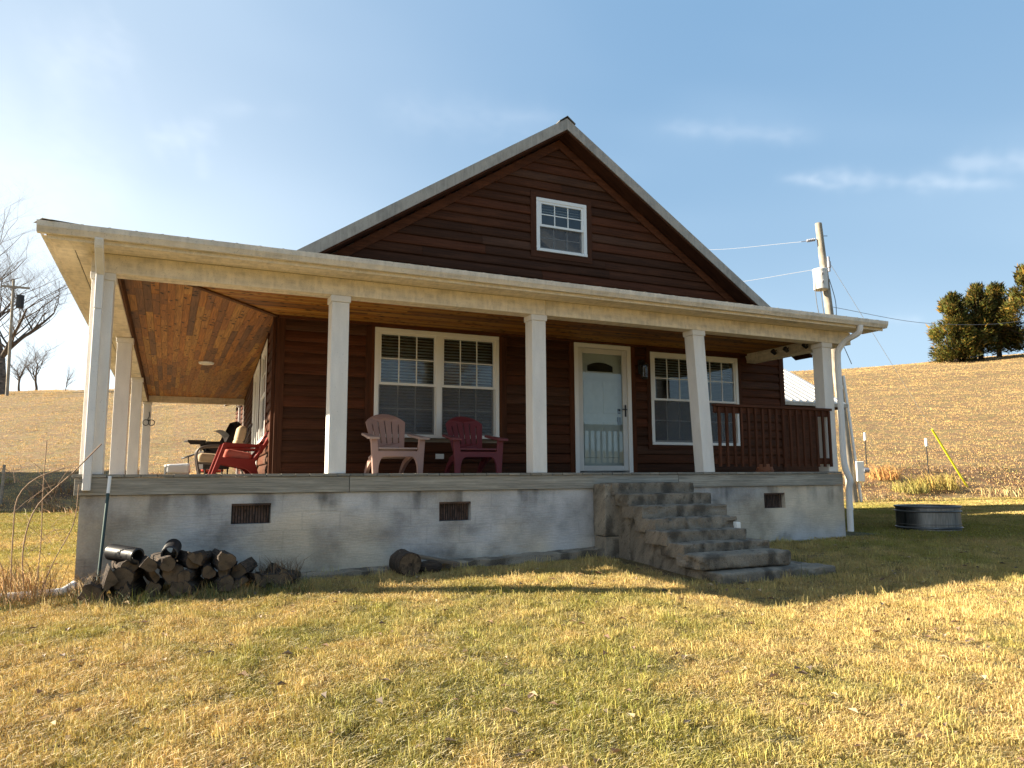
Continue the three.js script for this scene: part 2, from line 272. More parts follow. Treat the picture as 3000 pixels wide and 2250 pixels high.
// siding: boards of one course each, local frame x along the wall, y up, z out
const SID = 0.152, PROF = [[0, 0.004], [0, 0.030], [0.018, 0.036], [0.055, 0.037], [0.095, 0.030], [0.130, 0.016], [0.152, 0.006]];
function boardGeo(y, h, xa0, xb0, xa1, xb1) {                         // x limits at the foot and the head of the course
  const pts = PROF.map(([dy, dz]) => [y + dy * h / SID, dz]), n = pts.length, pos = [], uv = [], idx = [], R = rng(uvSeed++ * 131), ou = R(), ov = R();
  let arc = 0;
  for (let i = 0; i < n; i++) {
    if (i) arc += Math.hypot(pts[i][0] - pts[i - 1][0], pts[i][1] - pts[i - 1][1]);
    const t = (pts[i][0] - y) / h, a = mix(xa0, xa1, t), b = mix(xb0, xb1, t);
    for (const x of [a, b]) { pos.push(x, pts[i][0], pts[i][1]); uv.push(x / 1.6 + ou, arc / 0.4 + ov); }
    if (i) { const k = 2 * i; idx.push(k - 2, k - 1, k + 1, k - 2, k + 1, k); }
  }
  for (const side of [0, 1]) { const base = pos.length / 3; for (let i = 0; i < n; i++) { pos.push(pos[(2 * i + side) * 3], pts[i][0], pts[i][1]); uv.push(pts[i][1] / 1.6 + ou, (pts[i][0] - y) / 0.4 + ov); } pos.push(pos[base * 3], y + h, -0.002, pos[base * 3], y, -0.002); uv.push(ou, ov, ou, ov); for (let i = 1; i < n + 1; i++) side ? idx.push(base, base + i, base + i + 1) : idx.push(base, base + i + 1, base + i); }
  const g = new THREE.BufferGeometry(); g.setAttribute('position', new THREE.Float32BufferAttribute(pos, 3)); g.setAttribute('uv', new THREE.Float32BufferAttribute(uv, 2)); g.setIndex(idx); g.computeVertexNormals(); return g;
}
function side(parent, y0, y1, limits, openings, seed, every = 2.7) {
  const R = rng(seed);
  for (let y = y0; y < y1 - 0.02; y += SID) {
    const h = Math.min(SID, y1 - y), [a0, b0] = limits(y), [a1, b1] = limits(y + h); if (b0 - a0 < 0.1) continue;
    let runs = [[a0, b0]];
    for (const [ox0, ox1, oy0, oy1] of openings) if (Math.min(y + h, oy1) - Math.max(y, oy0) > 0.05) runs = runs.flatMap(([p, q]) => ox1 <= p || ox0 >= q ? [[p, q]] : [[p, ox0], [ox1, q]].filter(([s, e]) => e - s > 0.02));
    for (const [p, q] of runs) {
      const cuts = [p]; let x = p + every * (0.3 + 0.9 * R()); while (x < q - 0.5) { cuts.push(x); x += every * (0.6 + 0.8 * R()); } cuts.push(q);
      for (let i = 0; i + 1 < cuts.length; i++) {
        const l = cuts[i], r = cuts[i + 1] - (i + 2 < cuts.length ? 0.003 : 0);
        part('siding_board', boardGeo(y, h, l, r, l === a0 ? a1 : l, cuts[i + 1] === b0 ? Math.max(b1, a1) : r), M.siding[Math.floor(R() * M.siding.length)], parent);
      }
    }
  }
}
// a double-hung unit, origin at its lower left corner, glass facing +z
function sash(win, x0, x1, y0, y1, z, cols, rows, mat, muntin) {
  const s = 0.035;
  part('sash', [bx(x0, x1, y0, y0 + s, z, z + 0.035), bx(x0, x1, y1 - s, y1, z, z + 0.035), bx(x0, x0 + s, y0 + s, y1 - s, z, z + 0.035), bx(x1 - s, x1, y0 + s, y1 - s, z, z + 0.035)], mat, win);
  const a0 = x0 + s, a1 = x1 - s, b0 = y0 + s, b1 = y1 - s, m = 0.008;
  for (let i = 0; i < cols; i++) for (let j = 0; j < rows; j++) { const p0 = mix(a0, a1, i / cols), p1 = mix(a0, a1, (i + 1) / cols), q0 = mix(b0, b1, j / rows), q1 = mix(b0, b1, (j + 1) / rows); part('pane', bx(p0 + (i ? m : 0), p1 - (i < cols - 1 ? m : 0), q0 + (j ? m : 0), q1 - (j < rows - 1 ? m : 0), z + 0.014, z + 0.018), M.glass, win); }
  for (let i = 1; i < cols; i++) { const p = mix(a0, a1, i / cols); part('muntin', bx(p - m, p + m, b0, b1, z + 0.008, z + 0.024), muntin, win); }
  for (let j = 1; j < rows; j++) { const q = mix(b0, b1, j / rows); for (let i = 0; i < cols; i++) part('muntin', bx(mix(a0, a1, i / cols) + (i ? m : 0), mix(a0, a1, (i + 1) / cols) - (i < cols - 1 ? m : 0), q - m, q + m, z + 0.009, z + 0.023), muntin, win); }
}
function windowUnit(parent, x, y, W, H, units, o = {}) {
  const win = sub('window', parent); win.position.set(x, y, 0);
  const f = 0.062, mull = 0.085, d0 = -0.03, d1 = 0.052;
  part('frame', [rbx(0, W, 0, f * 0.8, d0, d1 + 0.012, 0.006), rbx(0, W, H - f, H, d0, d1, 0.006), rbx(0, f, f * 0.8, H - f, d0, d1, 0.006), rbx(W - f, W, f * 0.8, H - f, d0, d1, 0.006),
    ...(units === 2 ? [rbx(W / 2 - mull / 2, W / 2 + mull / 2, f * 0.8, H - f, d0, d1, 0.006)] : [])], M.vinyl, win);
  const cells = units === 2 ? [[f, W / 2 - mull / 2], [W / 2 + mull / 2, W - f]] : [[f, W - f]], mid = H * (o.mid ?? 0.49);
  for (const [a, b] of cells) {
    sash(win, a, b, mid - 0.02, H - f, 0.006, 3, 2, M.vinyl, M.vinyl);
    sash(win, a, b, f * 0.8, mid + 0.015, -0.034, 3, 2, M.vinyl, M.vinyl);
    if (o.screen !== false) part('screen', bx(a + 0.02, b - 0.02, f * 0.8, mid - 0.02, 0.012, 0.014), M.screen, win);
    if (o.blind) { const R = rng(uvSeed * 7); let k = 0; for (let yy = H - f - 0.02; yy > H - f - o.blind * (H - 2 * f); yy -= 0.046, k++) { const g = new THREE.BoxGeometry(b - a - 0.02, 0.0025, 0.045); g.rotateX(0.62 + 0.08 * (R() - 0.5)); g.translate((a + b) / 2, yy, -0.10); part('blind_slat', g, M.blind, win); } }
  }
  return win;
}
function casing(parent, x0, x1, y0, y1, w, mat, bottom = true) {
  part('window_trim', bx(x0 - w, x1 + w, y1, y1 + w, 0.002, 0.046), mat, parent);
  for (const [a, b] of [[x0 - w, x0], [x1, x1 + w]]) part('window_trim', bx(a, b, y0, y1, 0.002, 0.045), mat, parent);
  if (bottom) part('window_trim', bx(x0 - w, x1 + w, y0 - w, y0, 0.002, 0.046), mat, parent);
}

// front wall and gable, local frame at z = -DP
const frontWall = sub('front_wall', house); frontWall.position.set(0, 0, -DP);
const W1 = [3.40, 5.36, 0.52, 2.115], W2 = [8.20, 10.13, 0.472, 2.072], DR = [6.70, 7.80, 0.0, 2.13], GW = [6.035, 6.983, 3.589, 4.496];
const RX = 6.47, RY = 5.80, SL = 0.655, RZ = -1.86;                   // ridge at the front, roof slope
const roofAt = (x) => RY - SL * Math.abs(x - RX);
{
  const core = polyShape([[WX0 + 0.01, 0.01], [WX1 - 0.01, 0.01], [WX1 - 0.01, roofAt(WX1) - 0.2], [RX, RY - 0.3], [WX0 + 0.01, roofAt(WX0) - 0.2]], [W1, W2, DR, GW].map(([a, b, c, d]) => rectPts(a, b, Math.max(c, 0.03), d)));
  part('wall_core', shapeZ(core, -0.14, -0.004), M.core, frontWall);
  side(frontWall, 0.005, CEIL, () => [WX0 + 0.1, WX1 - 0.1], [W1, W2, [DR[0] - 0.02, DR[1] + 0.02, 0, DR[3]]].map(([a, b, c, d]) => [a - 0.02, b + 0.02, c - 0.02, d + 0.02]), 41);
  side(frontWall, 2.82, RY - 0.32, (y) => [RX - (RY - 0.30 - y) / SL, RX + (RY - 0.30 - y) / SL], [[GW[0] - 0.02, GW[1] + 0.02, GW[2] - 0.02, GW[3] + 0.02]], 42, 3.4);
  part('corner_trim', bx(WX0, WX0 + 0.11, 0.005, CEIL, 0.003, 0.046), M.trim, frontWall); part('corner_trim', bx(WX1 - 0.11, WX1, 0.005, CEIL, 0.003, 0.046), M.trim, frontWall);
  casing(frontWall, W1[0], W1[1], W1[2], W1[3], 0.05, M.trimRed, false); casing(frontWall, W2[0], W2[1], W2[2], W2[3], 0.075, M.trim);
  for (const [a, b] of [[W1[0] - 0.13, W1[0] - 0.052], [W1[1] + 0.052, W1[1] + 0.13]]) part('window_trim', bx(a, b, W1[2], W1[3], 0.002, 0.043), M.trim, frontWall);
  casing(frontWall, GW[0], GW[1], GW[2], GW[3], 0.10, M.trim);
  for (const [a, b] of [[DR[0] - 0.09, DR[0]], [DR[1], DR[1] + 0.09]]) part('door_trim', bx(a, b, 0.005, DR[3], 0.002, 0.045), M.trimRed, frontWall);
  for (const s of [-1, 1]) { const x = (e) => RX + s * e, E = 4.4; part('frieze_board', prismZ(s > 0 ? [[x(0), RY - 0.25], [x(E), RY - 0.25 - SL * E], [x(E), RY - 0.40 - SL * E], [x(0), RY - 0.40]] : [[x(0), RY - 0.25], [x(0), RY - 0.40], [x(E), RY - 0.40 - SL * E], [x(E), RY - 0.25 - SL * E]], 0.038, 0.062), M.trimRed, frontWall); }
  const plate = rbx(4.335, 4.465, 0.215, 0.29, 0.036, 0.046, 0.004); part('outlet_cover', plate, M.vinyl, frontWall);
}
{ const w = windowUnit(house, W1[0], W1[2], W1[1] - W1[0], W1[3] - W1[2], 2, { blind: 1 }); w.position.z = -DP; }
{ const w = windowUnit(house, W2[0], W2[2], W2[1] - W2[0], W2[3] - W2[2], 2, { blind: 0.27 }); w.position.z = -DP; }
{ const w = windowUnit(house, GW[0], GW[2], GW[1] - GW[0], GW[3] - GW[2], 1, { blind: 0.22, mid: 0.49 }); w.position.z = -DP; }
// entrance: storm door with a full pane over a white door with a fanlight
{
  const d = sub('door', house); d.position.set(DR[0], 0, -DP); const W = DR[1] - DR[0], H = DR[3];
  part('door_frame', [rbx(0, 0.075, 0, H - 0.075, -0.12, 0.055, 0.008), rbx(W - 0.075, W, 0, H - 0.075, -0.12, 0.055, 0.008), rbx(0, W, H - 0.075, H, -0.12, 0.056, 0.008)], M.vinyl, d);
  part('threshold', bx(0.075, W - 0.075, 0.001, 0.03, -0.12, 0.05), M.galv, d);
  const a = 0.08, b = W - 0.08, t = H - 0.08;
  part('storm_door_frame', [rbx(a, a + 0.085, 0.035, t, 0.0, 0.034, 0.006), rbx(b - 0.085, b, 0.035, t, 0.0, 0.034, 0.006), rbx(a + 0.085, b - 0.085, t - 0.085, t, 0.0, 0.033, 0.006), rbx(a + 0.085, b - 0.085, 0.035, 0.12, 0.0, 0.033, 0.006)], M.door, d);
  part('storm_pane', bx(a + 0.085, b - 0.085, 0.12, t - 0.085, 0.012, 0.016), M.glass, d);
  const fan = new THREE.Shape(); const fx0 = W / 2 - 0.28, fx1 = W / 2 + 0.28, fy = t - 0.40; fan.moveTo(fx0, fy); fan.lineTo(fx1, fy); fan.lineTo(fx1, fy + 0.14); fan.quadraticCurveTo(W / 2, fy + 0.29, fx0, fy + 0.14); fan.lineTo(fx0, fy);
  const leaf = polyShape(rectPts(a, b, 0.03, t)); leaf.holes.push(fan);
  part('door_leaf', shapeZ(leaf, -0.10, -0.055), M.door, d); part('fanlight', shapeZ(fan, -0.085, -0.079), M.glass, d);
  const rim = fan.clone(); const rimHole = new THREE.Path(); rimHole.moveTo(fx0 + 0.03, fy + 0.03); rimHole.lineTo(fx1 - 0.03, fy + 0.03); rimHole.lineTo(fx1 - 0.03, fy + 0.125); rimHole.quadraticCurveTo(W / 2, fy + 0.25, fx0 + 0.03, fy + 0.125); rim.holes = [rimHole]; part('fanlight_rim', shapeZ(rim, -0.054, -0.046), M.door, d);
  for (const [x0, x1, y0, y1] of [[a + 0.14, W / 2 - 0.05, 0.25, 0.85], [W / 2 + 0.05, b - 0.14, 0.25, 0.85], [a + 0.14, W / 2 - 0.05, 0.98, 1.52], [W / 2 + 0.05, b - 0.14, 0.98, 1.52]]) part('door_panel', new RoundedBoxGeometry(x1 - x0, y1 - y0, 0.02, 2, 0.008).translate((x0 + x1) / 2, (y0 + y1) / 2, -0.052), M.door, d);
  part('handle', [rbx(b - 0.058, b - 0.028, 0.93, 1.13, 0.033, 0.046, 0.005), cyl(0.008, 0.008, [b - 0.045, 1.05, 0.04], [b - 0.045, 1.05, 0.075], 8), rbx(b - 0.13, b - 0.035, 1.04, 1.06, 0.07, 0.084, 0.005)], M.darkMetal, d);
  part('lock', [rbx(b - 0.15, b - 0.095, 0.98, 1.07, -0.055, -0.03, 0.006), rbx(b - 0.155, b - 0.09, 0.80, 0.93, -0.055, -0.03, 0.006)], M.darkMetal, d);
}
// wall along the side porch
const sideLen = Math.hypot(FARX - WX0, BACK + DP);
const sideWall = sub('side_wall', house); sideWall.position.set(FARX, 0, BACK); sideWall.rotation.y = -Math.PI / 2 - Math.atan2(FARX - WX0, -(BACK + DP)) ;
{
  const L = sideLen, win = [L - 2.80, L - 1.24, 0.52, 2.06], dr = [L - 5.54, L - 3.26, 0, 2.05];
  part('wall_core', shapeZ(polyShape(rectPts(0.01, L - 0.145, 0.01, 2.9), [rectPts(win[0], win[1], win[2], win[3]), rectPts(dr[0], dr[1], 0.03, dr[3])]), -0.14, -0.004), M.core, sideWall);
  side(sideWall, 0.005, CEIL, () => [0.1, L - 0.1], [win, dr].map(([a, b, c, d]) => [a - 0.02, b + 0.02, c - 0.02, d + 0.02]), 43);
  part('corner_trim', bx(L - 0.11, L - 0.004, 0.005, CEIL, 0.003, 0.046), M.trim, sideWall); part('corner_trim', bx(0, 0.11, 0.005, CEIL, 0.003, 0.046), M.vinyl, sideWall);
  casing(sideWall, win[0], win[1], win[2], win[3], 0.08, M.trim);
  for (const [a, b] of [[dr[0] - 0.09, dr[0]], [dr[1], dr[1] + 0.09]]) part('door_trim', bx(a, b, 0.005, dr[3], 0.002, 0.045), M.trim, sideWall);
  const holder = sub('side_window', house); holder.position.copy(sideWall.position); holder.rotation.copy(sideWall.rotation);
  const u = windowUnit(holder, win[0], win[1 + 1], win[1] - win[0], win[3] - win[2], 1, { blind: 0.9 });
  holder.remove(u); for (const c of [...u.children]) { c.geometry = c.geometry.clone().translate(u.position.x, u.position.y, 0); holder.add(c); }
  holder.name = 'window';
  const d = sub('patio_door', house); d.position.copy(sideWall.position); d.rotation.copy(sideWall.rotation); const [a, b, , t] = dr;
  part('door_frame', [rbx(a, a + 0.07, 0, t - 0.07, -0.1, 0.056, 0.008), rbx(b - 0.07, b, 0, t - 0.07, -0.1, 0.056, 0.008), rbx(a, b, t - 0.07, t, -0.1, 0.057, 0.008), rbx(a + 0.07, b - 0.07, 0.001, 0.05, -0.1, 0.05, 0.006)], M.vinyl, d);
  const m = (a + b) / 2;
  for (const [p, q, z] of [[a + 0.07, m + 0.04, 0.0], [m - 0.04, b - 0.07, -0.05]]) { part('door_sash', [rbx(p, p + 0.08, 0.05, t - 0.07, z, z + 0.04, 0.006), rbx(q - 0.08, q, 0.05, t - 0.07, z, z + 0.04, 0.006), rbx(p + 0.08, q - 0.08, t - 0.16, t - 0.07, z, z + 0.039, 0.006), rbx(p + 0.08, q - 0.08, 0.05, 0.16, z, z + 0.039, 0.006)], M.vinyl, d); part('pane', bx(p + 0.08, q - 0.08, 0.16, t - 0.16, z + 0.016, z + 0.02), M.glass, d); }
  part('handle', rbx(b - 0.17, b - 0.14, 0.95, 1.15, 0.0, 0.02, 0.005), M.darkMetal, d);
}
// the other walls, floor and loft floor keep the rooms dark
{
  const shell = sub('outer_wall', house);
  part('wall_core', bx(WX1 - 0.15, WX1 - 0.012, -0.2, 2.66, MAIN, -DP - 0.15), M.core, shell);
  part('wall_core', bx(WX0 + 0.45, WX1 - 0.16, -0.2, 2.8, MAIN, MAIN + 0.14), M.core, shell);
  part('wall_core', bx(FARX + 0.15, 7.4, -0.2, 2.8, BACK, BACK + 0.14), M.core, shell); part('wall_core', bx(7.41, 7.55, -1.4, 2.8, BACK, MAIN - 0.01), M.core, shell);
  for (let y = -0.2; y < 2.5; y += SID) { const g = boardGeo(y, SID, 0, 2.9, 0, 2.9); g.rotateY(Math.PI / 2); g.translate(WX1 - 0.01, 0, -DP - 0.12); part('siding_board', g, M.siding[Math.floor(R0() * 5)], shell); }
  part('floor', [bx(FARX + 0.02, WX1 - 0.16, -0.2, -0.06, MAIN + 0.15, -DP - 0.16), bx(FARX + 0.02, 7.4, -0.2, -0.06, BACK + 0.15, MAIN - 0.01)], M.core, house);
  part('room_ceiling', [bx(WX0 + 0.16, WX1 - 0.16, 2.45, 2.5, MAIN + 0.15, -DP - 0.16), bx(WX0 + 0.6, 7.4, 2.45, 2.5, BACK + 0.15, MAIN - 0.01)], M.core, house);
  const rs = sub('rear_foundation', house); part('block_wall', coat(bx(WX1 - 0.25, WX1 - 0.03, -1.6, -0.21, MAIN, -DP)), M.foundation, rs); part('block_wall', coat(bx(10.19, WX1 - 0.26, -1.6, -0.21, -DP - 0.2, -DP)), M.foundation, rs);
}
// foundation with block vents
{
  const fd = sub('foundation', house), vents = [[1.385, 1.777, -0.516, -0.305], [3.645, 4.042, -0.553, -0.332], [8.583, 8.988, -0.522, -0.302]];
  const g = new THREE.ExtrudeGeometry(polyShape(rectPts(0.02, 10.18, -1.6, -0.204), vents.map(([a, b, c, d]) => rectPts(a, b, c, d))), { depth: 0.2, bevelEnabled: false }); g.translate(0, 0, -0.2);
  const p = g.attributes.position, uv = g.attributes.uv; for (let i = 0; i < p.count; i++) uv.setXY(i, (p.getX(i) + 0.1) / 10.4, (p.getY(i) + 1.6) / 1.6);
  part('front_face', g, M.foundation, fd);
  part('side_face', coat(bx(0.02, 0.22, -1.6, -0.204, -10.2, -0.2)), M.foundation, fd); part('side_face', coat(bx(0.02, 0.22, -1.6, -0.204, BACK, -10.202)), M.foundation, fd);
  part('end_face', coat(bx(9.98, 10.18, -1.6, -0.204, -DP, -0.2)), M.foundation, fd);
  const R = rng(77); const fg = new THREE.BoxGeometry(4.2, 0.34, 0.3, 60, 4, 4); fg.translate(3.75, -1.21, 0.13);
  { const q = fg.attributes.position; for (let i = 0; i < q.count; i++) { const x = q.getX(i), z = q.getZ(i), y = q.getY(i); q.setY(i, y + 0.035 * (x - 2.4) * 0.9 * (y > -1.1 ? 1 : 0) + 0.06 * (fbm(x * 5, z * 9, 301, 4) - 0.5)); q.setZ(i, z + (z > 0.2 ? 0.11 * (fbm(x * 4, y * 6, 302, 4) - 0.5) : 0)); } fg.computeVertexNormals(); uvBoard(fg, 0, 1.2, 1.2); }
  part('footing', fg, M.pier, fd);
  for (const [a, b, c, d] of vents) {
    const v = sub('vent', house);
    part('back_plate', bx(a - 0.01, b + 0.01, c - 0.01, d + 0.01, -0.13, -0.11), M.black, v);
    part('lintel', bx(a + 0.002, b - 0.002, d - 0.022, d - 0.002, -0.10, -0.012), M.rust, v);
    const n = 13; for (let i = 0; i < n; i++) { const x = mix(a + 0.012, b - 0.012, (i + 0.5) / n), s = new THREE.BoxGeometry(0.021, d - c - 0.03, 0.006); s.rotateY(0.45); s.translate(x, (c + d) / 2 - 0.01, -0.062); part('slat', uvBoard(s, 1, 0.5, 0.5), M.rust, v); }
  }
}
// deck boards, skirt boards
{
  const deck = sub('deck', house), R = rng(88), P = 0.1475;
  for (let x = -0.055; x < 10.12; x += P) {
    const wallX = x + P / 2, z1 = wallX < WX0 - 0.02 ? BACK + 0.05 : wallX < FARX - 0.05 ? null : -DP - 0.02;
    const back = z1 ?? -DP - 0.02, m = M.deck[Math.floor(R() * 3)], f = 0.046 + 0.008 * (R() - 0.5);
    if (back < -5) { const j1 = -3 - 1.4 * R(), j2 = -8 - 1.4 * R(); for (const [a, b] of [[f, j1], [j1 - 0.004, j2], [j2 - 0.004, back]]) part('deck_board', rbx(x + 0.002, x + P - 0.003, -0.028, 0, b, a, 0.003), M.deck[Math.floor(R() * 3)], deck); }
    else part('deck_board', rbx(x + 0.002, x + P - 0.003, -0.028, 0.0, back, f, 0.003), m, deck);
  }
  for (const [a, b] of [[-0.03, 2.588], [2.594, 7.05], [7.056, 10.155]]) part('skirt_board', rbx(a, b, -0.2, -0.030, 0.004, 0.03, 0.004), M.band, deck);
  part('skirt_board', rbx(-0.03, -0.004, -0.2, -0.03, BACK, 0.0, 0.004), M.band, deck); part('skirt_board', rbx(10.16, 10.186, -0.2, -0.03, -DP, 0.0, 0.004), M.band, deck);
}
// porch posts
const PW = 0.196;
function post(x, z, o = {}) {
  const p = sub('porch_post', house); p.position.set(x, 0, z);
  const g = rbx(0, PW, 0.001, 1.925, -PW, 0, 0.006, 1), c = [rbx(-0.014, PW + 0.014, 1.925, 1.998, -PW - 0.014, 0.014, 0.006, 0)];
  if (o.lean) for (const q of [g, ...c]) { const a = q.attributes.position; for (let i = 0; i < a.count; i++) a.setX(i, a.getX(i) + o.lean[0] + (o.lean[1] - o.lean[0]) * a.getY(i) / 2); }
  part('shaft', g, M.white, p); part('cap', c, M.white, p); return p;
}
post(0.0, 0); post(2.358, 0); post(4.868, 0); post(7.50, 0, { lean: [0.015, -0.095] }); post(9.905, 0);
post(0.02, -3.8); post(0.03, -8.6); post(0.11, BACK + 0.2);
// beams, soffits, fascia, gutters
const EZ = 0.33, GY0 = 2.225, GY1 = 2.325, RXE = 10.87, SOF = 2.195;
{
  const b = sub('porch_beam', house);
  part('front_beam', [rbx(-0.012, 5.06, 2.0, SOF, -0.2, 0.008, 0.005, 0), rbx(5.064, 10.53, 2.0, SOF, -0.2, 0.008, 0.005, 0)], M.cream, b);
  part('side_beam', rbx(-0.01, 0.2, 2.0, SOF, BACK, -0.204, 0.005, 2), M.cream, b);
  part('end_beam', rbx(10.36, 10.56, 2.0, SOF, -DP - 0.03, -0.204, 0.005, 2), M.cream, b);
  part('rear_beam', rbx(0.204, FARX - 0.03, 2.0, SOF, BACK - 0.0, BACK + 0.2, 0.005, 0), M.cream, b);
  part('inner_trim', [bx(0.201, 0.226, 2.02, CEIL - 0.002, BACK + 0.2, -0.22)], M.ceilTrim, b);
  const s = sub('soffit', house);
  part('soffit_panel', bx(-0.02, RXE - 0.05, SOF + 0.001, SOF + 0.013, 0.0085, EZ), M.cream, s);
  part('soffit_panel', bx(-0.155, -0.013, SOF, SOF + 0.012, BACK, 0.006), M.cream, s);
  part('soffit_panel', bx(-EZ, -0.165, SOF, SOF + 0.012, BACK, EZ), M.cream, s);
  part('soffit_panel', bx(-0.163, -0.02, SOF - 0.001, SOF + 0.011, 0.008, EZ), M.cream, s);
  const f = sub('fascia', house);
  part('fascia_board', bx(-EZ - 0.02, RXE - 0.02, SOF - 0.006, GY1 - 0.005, EZ, EZ + 0.02), M.cream, f); part('fascia_board', bx(-EZ - 0.02, -EZ, SOF - 0.006, GY1 - 0.005, BACK - 0.2, EZ), M.cream, f);
  part('end_board', prismZ([[0, 0], [0, 0]].length ? rectPts(0, 0.02, 0, 0.02) : [], 0, 0.02), M.trim, f).visible = false;
  f.remove(f.children[f.children.length - 1]);
  const prof = [[0, 0.03], [0, 0.1], [0.006, 0.1], [0.006, 0.034], [0.012, 0.006], [0.052, 0.006], [0.060, 0.03], [0.076, 0.055], [0.079, 0.1], [0.071, 0.1], [0.07, 0.094], [0.085, 0.094], [0.086, 0.105], [0.078, 0.108], [0.090, 0.101], [0.089, 0.088], [0.085, 0.053], [0.069, 0.024], [0.058, 0.0], [0.006, 0.0]].map((p) => p);
  const front = [[0, 0], [0.058, 0], [0.069, 0.024], [0.085, 0.053], [0.089, 0.088], [0.090, 0.104], [0.080, 0.104], [0.079, 0.056], [0.062, 0.028], [0.052, 0.006], [0.006, 0.006], [0.006, 0.1], [0, 0.1]];
  const gt = sub('gutter', house), G = (a, b) => profileX(front.map(([z, y]) => [z + EZ + 0.021, y + GY0]), a, b);
  part('gutter_run', G(-EZ - 0.1, 5.9), M.gutter, gt); part('gutter_run', G(5.902, RXE), M.gutter, gt);
  part('gutter_end', prismZ(front.slice(0, 6).map(([z, y]) => [z, y]).concat([[0, 0.1]]), 0, 0.003).rotateY(-Math.PI / 2).translate(RXE + 0.003, GY0, EZ + 0.021), M.gutter, gt);
  const gl = profileX(front.map(([z, y]) => [z, y]), 0, 14.6); gl.rotateY(-Math.PI / 2); gl.translate(-EZ - 0.021, GY0, -14.3); part('gutter_run', gl, M.gutter, gt);
}
// porch ceiling: tongue-and-groove boards, lengthwise over the side porch, crosswise in front, mitred at the corner
{
  const PWD = 0.089, R = rng(99), miterX = (z) => WX0 + (z + DP) * -(WX0 - 0.40) / (DP - 0.2) ;   // from the wall corner to the beam corner
  const side_ = sub('side_ceiling', house), front_ = sub('front_ceiling', house);
  const xm = (x) => -DP + (WX0 - x) * (DP - 0.2) / (WX0 - 0.40);       // z of the mitre at x
  for (let x = 0.228; x < FARX; x += PWD) {
    const x1 = x + PWD - 0.003, zf = x < WX0 ? Math.min(-0.205, xm(x + PWD / 2)) : -DP - (x + PWD / 2 - WX0) * 12.02 / (FARX - WX0);
    let z = zf; let first = true; while (z > BACK + 0.25) {
      let e = z - (1.0 + 1.9 * R()) * (first ? 0.5 + 0.6 * R() : 1); if (e < BACK + 0.7) e = BACK + 0.2;
      part('ceiling_board', bx(x, x1, CEIL - 0.0 + 0.0015 * R(), CEIL + 0.016, e + 0.001, z, 2), M.pine[Math.floor(R() * 6)], side_); z = e; first = false;
    }
  }
  for (let z = -0.203; z > -DP; z -= PWD) {
    const z0 = Math.max(z - PWD + 0.003, -DP + 0.002), xs = Math.max(0.40, miterX((z + z0) / 2)); let x = xs + 0.004, first = true;
    while (x < 10.35) { let e = x + (1.6 + 2.2 * R()) * (first ? 0.4 + 0.7 * R() : 1); if (e > 9.6) e = 10.359; part('ceiling_board', bx(x, e - 0.001, CEIL + 0.0015 * R(), CEIL + 0.016, z0, z, 0), M.pine[Math.floor(R() * 6)], front_); x = e; first = false; }
  }
  const len = Math.hypot(WX0 - 0.40, DP - 0.2), mt = bx(-len / 2, len / 2, -0.022, -0.002, -0.03, 0.03); mt.rotateY(Math.atan2(DP - 0.2, WX0 - 0.40)); mt.translate((WX0 + 0.40) / 2, CEIL, -(DP + 0.2) / 2); part('mitre_strip', mt, M.ceilTrim, front_);
  part('wall_strip', bx(WX0 + 0.02, 10.35, CEIL - 0.035, CEIL - 0.002, -DP + 0.048, -DP + 0.066), M.trimRed, front_);
  part('ceiling_deck', [slab([V(0.2, CEIL + 0.03, -0.2), V(10.36, CEIL + 0.03, -0.2), V(10.36, CEIL + 0.03, -DP), V(0.2, CEIL + 0.03, -DP)], 0.008), slab([V(0.2, CEIL + 0.03, -DP - 0.01), V(FARX, CEIL + 0.03, -DP - 0.01), V(FARX, CEIL + 0.03, BACK), V(0.2, CEIL + 0.03, BACK)], 0.008)], M.core, front_);
}
